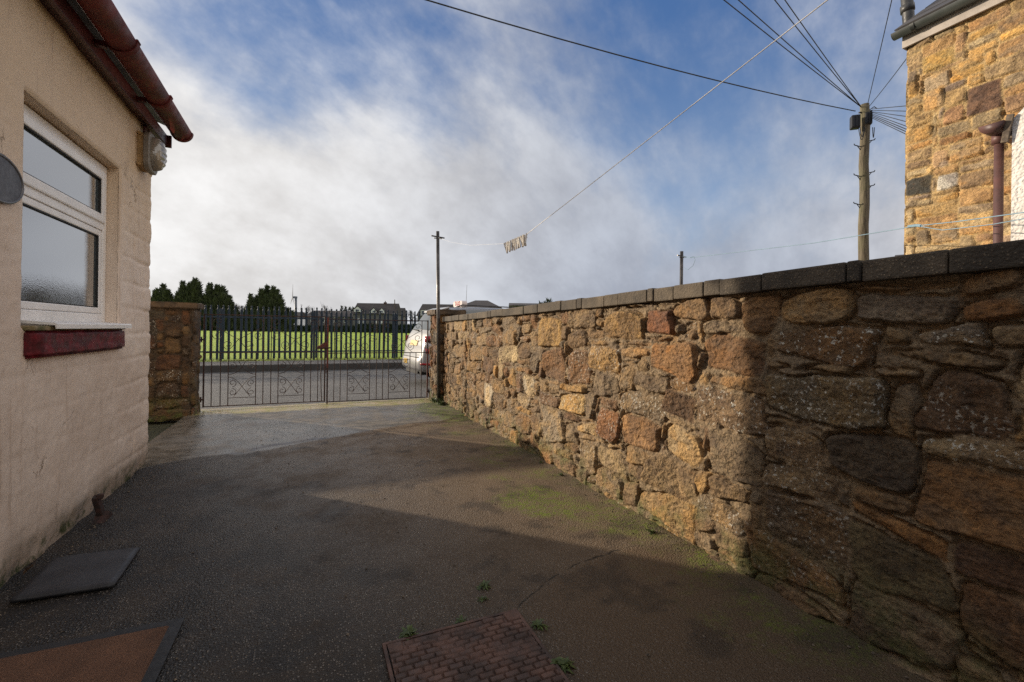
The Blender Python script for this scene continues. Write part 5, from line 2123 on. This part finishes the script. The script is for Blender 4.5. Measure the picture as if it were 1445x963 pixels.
# ------------------------------------------------------------------ trees and hedges beyond the field
def frond_mesh(name, blobs, n, size, seed, droop=0.0):
    """many small leaf clumps spread through a set of spindle-shaped masses: blob = (x, y, z0, z1, radius)"""
    rg = random.Random(seed)
    mb = MB()
    tot = sum((b[3] - b[2]) * b[4] for b in blobs)
    for (bx, by, z0, z1, rad) in blobs:
        k = int(n * (z1 - z0) * rad / tot)
        for _ in range(k):
            t = rg.random() ** 0.8
            prof = (math.sin(math.pi * min(1, 0.18 + 0.82 * (1 - t) ** 0.75) * 0.5)) * (1 - t) ** 0.35
            r = rad * prof * (0.35 + 0.65 * rg.random() ** 0.5) * (1 + 0.22 * math.sin(7 * t + bx))
            an = rg.uniform(0, 2 * math.pi)
            c = Vector((bx + r * math.cos(an), by + r * math.sin(an), z0 + (z1 - z0) * t))
            s = size * rg.uniform(0.6, 1.3)
            d = Vector((math.cos(an) * 0.7 + 0.25, math.sin(an) * 0.7, rg.uniform(0.3, 1.5))).normalized()
            q = d.cross(Vector((rg.gauss(0, 1), rg.gauss(0, 1), rg.gauss(0, 1)))).normalized()
            mb.add([c - q * s * 0.30 - d * s * 0.5, c + q * s * 0.30 - d * s * 0.5, c + q * s * 0.06 + d * s * 1.3, c - q * s * 0.06 + d * s * 1.3], [(0, 1, 2, 3)])
    me = bpy.data.meshes.new(name)
    me.from_pydata(mb.v, [], mb.f)
    return me


TD = 105.0
trees = [(228, 403, 40, [(-0.3, 0.86), (0.0, 1.0), (0.28, 0.88), (0.55, 0.6)], 'leftmost dark conifer beyond the field, half hidden by the cream house corner'),
         (268, 395, 44, [(-0.35, 0.95), (-0.05, 0.92), (0.22, 1.0), (0.55, 0.66), (0.8, 0.45)], 'dark conifer with three ragged tips, second from the house corner'),
         (308, 400, 42, [(-0.45, 0.98), (-0.12, 0.95), (0.15, 0.92), (0.45, 0.72), (0.75, 0.5)], 'broad dark conifer beyond the fence just right of the left gate pillar'),
         (352, 417, 17, [(0.0, 1.0), (0.35, 0.7), (-0.35, 0.65)], 'smallest conifer of the row, standing alone in the gap'),
         (382, 405, 42, [(-0.5, 0.93), (-0.2, 1.0), (0.1, 0.97), (0.4, 0.8), (0.75, 0.52)], 'rounded dark conifer at the right end of the row beside the wind turbine')]
for i, (px, pyt, wpx, tips, lab) in enumerate(trees):
    b = at(px, 470, TD)
    top = at(px, pyt, TD).z - 0.2
    W_ = wpx / 642 * TD * 0.72
    t = empty('conifer_tree', (b.x, b.y, 0.2), lab, 'tree', 'row of dark conifers beyond the playing field')
    blobs = []
    for (q, hgt) in tips:
        blobs.append((q * W_ * CY, -q * W_ * SY + random.uniform(-1, 1), 0.3, top * hgt, W_ * 0.36))
        for _j in range(5):
            e_ = random.uniform(-0.22, 0.22)
            blobs.append(((q + e_) * W_ * CY, -(q + e_) * W_ * SY + random.uniform(-1, 1), top * hgt * random.uniform(0.2, 0.45), top * hgt * random.uniform(0.72, 0.97), W_ * random.uniform(0.14, 0.24)))
        blobs.append((q * W_ * CY * 0.8 + 0.3, -q * W_ * SY + random.uniform(-1.5, 1.5), 0.2, top * hgt * 0.72, W_ * 0.52))
    link('crown', frond_mesh('crown', blobs, 15000 if wpx > 20 else 6000, 0.50, 500 + i), M['conifer'], t)
    mb = MB()
    mb.tube([(0, 0, -0.3), (0, 0, top * 0.7)], [0.28, 0.08], 8)
    mb.build('trunk', M['bark'], t)


def bare_tree(px, pyt, depth, seed, lab):
    b = at(px, 468, depth)
    top = at(px, pyt, depth).z
    t = empty('bare_tree', (b.x, b.y, 0.1), lab, 'tree', 'leafless trees near the far houses')
    rg = random.Random(seed)
    tr, cr = MB(), MB()
    tr.tube([(0, 0, -0.2), (0.1, 0, top * 0.35), (0.0, 0.1, top * 0.6)], [0.22, 0.16, 0.09], 7)

    def br(p, d, l, r, lev):
        q = p + d * l
        cr.tube([p, p.lerp(q, 0.5) + Vector((rg.gauss(0, .04), rg.gauss(0, .04), 0)) * l, q], [r, r * 0.8, r * 0.6], 4, False)
        if lev < 3:
            for _ in range(4):
                a = Vector((rg.gauss(0, 0.6), rg.gauss(0, 0.6), 0.75 + rg.random() * 0.5)).normalized()
                br(p.lerp(q, rg.uniform(0.5, 1)), (d * 0.6 + a * 0.7).normalized(), l * rg.uniform(0.5, 0.75), r * 0.55, lev + 1)
    for _ in range(6):
        a = Vector((rg.gauss(0, 0.6), rg.gauss(0, 0.6), 1)).normalized()
        br(Vector((0, 0, top * rg.uniform(0.3, 0.55))), a, top * 0.24, 0.075, 0)
    tr.build('trunk', M['bark'], t)
    cr.build('crown', M['bark'], t)


bare_tree(338, 428, 120, 1, 'small leafless tree between the dark conifers')
bare_tree(433, 428, 125, 2, 'leafless tree right of the wind turbine')
bare_tree(459, 428, 125, 3, 'spreading leafless tree behind the long low terrace')
bare_tree(582, 436, 118, 4, 'leafless trees left of the silver taxi window')

GH_ = 'hedges along the far edge of the playing field'
for i, (pa, pb_, pt_, dpt, lab) in enumerate(((285, 405, 458, 112, 'low dark hedge below the conifers'), (405, 505, 461, 110, 'trimmed hedge below the long low terrace'),
                                              (505, 600, 459, 110, 'hedge below the house with three dormers'), (757, 786, 424.5, 40, 'dark green bush just showing over the coping beyond the taxi'),
                                              (482, 498, 433, 128, 'brownish bush beside the house with three dormers'))):
    blobs = []
    n = max(3, int((pb_ - pa) / 5))
    c = at((pa + pb_) / 2, 468, dpt)
    for k in range(n + 1):
        q = at(pa + (pb_ - pa) * k / n, 468, dpt)
        tz = at((pa + pb_) / 2, pt_, dpt).z * random.uniform(0.93, 1.03)
        if dpt < 60:
            tz *= 1 - 0.13 * abs(2 * k / n - 1) ** 2
        blobs.append((q.x - c.x, q.y - c.y, 0.0, tz, 0.9 + 3.2 * (pb_ - pa) / 5 / n * dpt / 642))
    o = link('hedge' if dpt > 60 and pb_ - pa > 20 else 'bush', frond_mesh('hedge', blobs, 3800 if pb_ - pa > 40 else 1300, 0.34 if dpt > 60 else 0.2, 700 + i), M['hedge'])
    o.location = (c.x, c.y, 0.12)
    tag(o, lab, 'hedge' if o.name.startswith('hedge') else 'bush', GH_ if o.name.startswith('hedge') else None)


# ------------------------------------------------------------------ far houses
def far_house(label, pxl, pxr, ridge_py, eave_py, depth, wallm=M['dwell'], hip=0.0, windows=(), dormers=(), door=None, chim=(), yaw=None, thick=8.0):
    """gabled or hipped house facing the camera side of the field; windows are (px, py0, py1, px width)"""
    a, b = at(pxl, 468, depth), at(pxr, 468, depth)
    mid = (a + b) / 2
    L_ = (b - a).length
    ze, zr = at((pxl + pxr) / 2, eave_py, depth).z, at((pxl + pxr) / 2, ridge_py, depth).z
    ang = math.atan2((b - a).y, (b - a).x) + R(yaw or 0)
    root = empty('far_house', (mid.x, mid.y, 0), label, 'house', None, ang)
    h = L_ / 2
    w = MB()
    w.box((-h, 0, -0.2), (h, thick, ze))
    if not hip:
        for sx_ in (-h, h - 0.2):
            w.prism([(0, ze), (thick, ze), (thick / 2, zr - 0.15)], 'x', sx_, sx_ + 0.2)
    w.build('wall', wallm, root)
    rf = MB()
    o_ = 0.35
    hp = hip * h
    vs_ = [(-h - o_, -o_, ze - 0.1), (h + o_, -o_, ze - 0.1), (h + o_, thick + o_, ze - 0.1), (-h - o_, thick + o_, ze - 0.1),
           (-h - o_ + hp, thick / 2, zr), (h + o_ - hp, thick / 2, zr)]
    rf.add(vs_, [(0, 1, 5, 4), (2, 3, 4, 5), (1, 2, 5), (3, 0, 4), (3, 2, 1, 0)])
    roof = rf.build('roof', M['tile'], root)
    for cpx, ch_ in chim:
        q = (cpx - (pxl + pxr) / 2) / 642 * depth
        m_ = MB()
        m_.box((q - 0.35, thick / 2 - 0.35, zr - 0.6), (q + 0.35, thick / 2 + 0.35, zr + ch_), 0.03)
        m_.tube([(q, thick / 2, zr + ch_), (q, thick / 2, zr + ch_ + 0.35)], 0.12, 8)
        m_.build('chimney', M['dwell_brick'], roof)

    def zof(py):
        return EYE + (463.0 - py) / 642 * depth
    for (px, t_, b_, w_) in windows:
        q = (px - (pxl + pxr) / 2) / 642 * depth
        hw = w_ / 642 * depth / 2
        m_ = MB()
        rect_frame_xz(m_, q - hw, q + hw, -0.06, -0.004, zof(b_), zof(t_), 0.12)
        wf = m_.build('window', M['white'], root)
        m_ = MB()
        m_.box((q - hw + 0.12, -0.03, zof(b_) + 0.12), (q + hw - 0.12, -0.004, zof(t_) - 0.12))
        m_.build('pane', M['house_glass'], wf)
    for (px, t_, b_, w_) in dormers:
        q = (px - (pxl + pxr) / 2) / 642 * depth
        hw = w_ / 642 * depth / 2
        zb_, zt_ = zof(b_), zof(t_)
        zm = zb_ + (zt_ - zb_) * 0.45
        m_ = MB()
        m_.prism([(q - hw, zb_), (q + hw, zb_), (q + hw, zm), (q, zt_), (q - hw, zm)], 'y', -0.15, thick / 2 - 0.6)
        d_ = m_.build('dormer', M['white'], root)
        m_ = MB()
        m_.box((q - hw * 0.42, -0.19, zb_ + 0.12), (q + hw * 0.42, -0.152, zm))
        m_.build('pane', M['house_glass'], d_)
        m_ = MB()
        m_.prism([(q - hw - 0.15, zm - 0.06), (q, zt_ + 0.06), (q + hw + 0.15, zm - 0.06), (q + hw + 0.15, zm + 0.10), (q, zt_ + 0.24), (q - hw - 0.15, zm + 0.10)], 'y', -0.2, thick / 2 - 0.5)
        m_.build('dormer_roof', M['tile'], d_)
    for (px, t_, b_, w_) in (door or ()):
        q = (px - (pxl + pxr) / 2) / 642 * depth
        hw = w_ / 642 * depth / 2
        m_ = MB()
        m_.box((q - hw, -0.07, zof(b_)), (q + hw, -0.004, zof(t_)), 0.02)
        m_.build('door', M['white'], root)
    return root


def rect_frame_xz(mb, x0, x1, ya, yb, za, zb, w):
    mb.box((x0, ya, za), (x0 + w, yb, zb))
    mb.box((x1 - w, ya, za), (x1, yb, zb))
    mb.box((x0 + w, ya, za), (x1 - w, yb, za + w))
    mb.box((x0 + w, ya, zb - w), (x1 - w, yb, zb))


HD = 122.0
far_house('long low grey terrace with a slate roof beyond the field', 434, 499, 438, 446.5, HD, windows=[(440, 449, 456, 4), (456, 449, 456, 4), (473, 449, 456, 4), (487, 449, 456, 4)], thick=7)
far_house('dark roofed house with three white gabled dormers beyond the field', 498, 555, 427, 443, HD - 6, windows=[(505, 450, 458, 4.5), (514, 450, 458, 4)], dormers=[(504.5, 433, 440.5, 10), (527, 435, 441.5, 7), (538.5, 435, 441.5, 7)],
          door=[(529.5, 452, 462, 4), (537.5, 452, 462, 4)], chim=[(537, 0.3)])
far_house('narrow dark house at the right of the house with three dormers', 553, 566, 434, 446, HD + 4, windows=[(559, 449, 456, 4)], thick=6)
far_house('dark roofed house just above the rear window of the silver taxi', 589, 642, 428, 446, 100, hip=0.12, windows=[(597, 437, 444, 7), (612, 449, 456, 5)], thick=9)
far_house('brown hip roofed house peeping above the silver taxi beside the taxi sign', 648, 704, 421.5, 433, 62, M['dwell_brick'], hip=0.8, windows=[(668, 441, 447, 5), (680, 441, 447, 5)], thick=8)
far_house('dark flat looking roof showing beyond the silver taxi above the wall coping', 722, 762, 425, 430.5, 48, windows=[(730, 436, 444, 5), (750, 436, 444, 5)], thick=8)
far_house('white sided building far left behind the blue fence below the turbine', 400, 421, 440, 448, HD + 15, M['white'], windows=[(408, 451, 458, 4)], thick=6)
far_house('small dark gable with orange brick peeping beside the golden stone house', 1287, 1395, 345, 358, 28, M['dwell_brick'], windows=[(1320, 372, 384, 8)], thick=6, yaw=-41)

# wind turbine
tb = at(417, 462, 330)
wt = empty('wind_turbine', (tb.x, tb.y, 0), 'distant wind turbine standing right of the conifers', 'wind turbine', None, R(-80))
hz = at(416, 421, 330).z
mb = MB()
mb.tube([(0, 0, -1), (0, 0, hz)], [1.15, 0.75], 12)
mb.build('tower', M['turbine'], wt, True)
mb = MB()
mb.box((-0.8, -1.9, hz - 0.2), (0.8, 0.9, hz + 1.3), 0.3)
mb.build('nacelle', M['turbine'], wt)
for k in range(3):
    an = R(4 + 120 * k)
    d = Vector((math.sin(an), 0, math.cos(an)))
    c = Vector((0, -2.2, hz + 0.5))
    s_ = d.cross(Vector((0, 1, 0)))
    mb = MB()
    ln = 9.5
    mb.add([c + s_ * 0.5 + Vector((0, 0.15, 0)), c - s_ * 0.5 + Vector((0, 0.15, 0)), c + d * ln - s_ * 0.15, c + d * ln + s_ * 0.15,
            c + s_ * 0.5 - Vector((0, 0.25, 0)), c - s_ * 0.5 - Vector((0, 0.25, 0)), c + d * ln - s_ * 0.15 - Vector((0, 0.1, 0)), c + d * ln + s_ * 0.15 - Vector((0, 0.1, 0))],
           [(0, 1, 2, 3), (4, 5, 6, 7), (0, 1, 5, 4), (1, 2, 6, 5), (2, 3, 7, 6), (3, 0, 4, 7)])
    mb.build('blade', M['turbine'], wt)
mb = MB()
mb.tube([at(557, 470, 118), at(557, 423, 118)], [0.16, 0.10], 8)
mb.tube([at(554.8, 429, 118), at(559.5, 429, 118)], 0.07, 6)
o = mb.build('telegraph_pole', M['bark'])
tag(o, 'tiny distant telegraph pole beside the house with three dormers', 'telegraph pole')
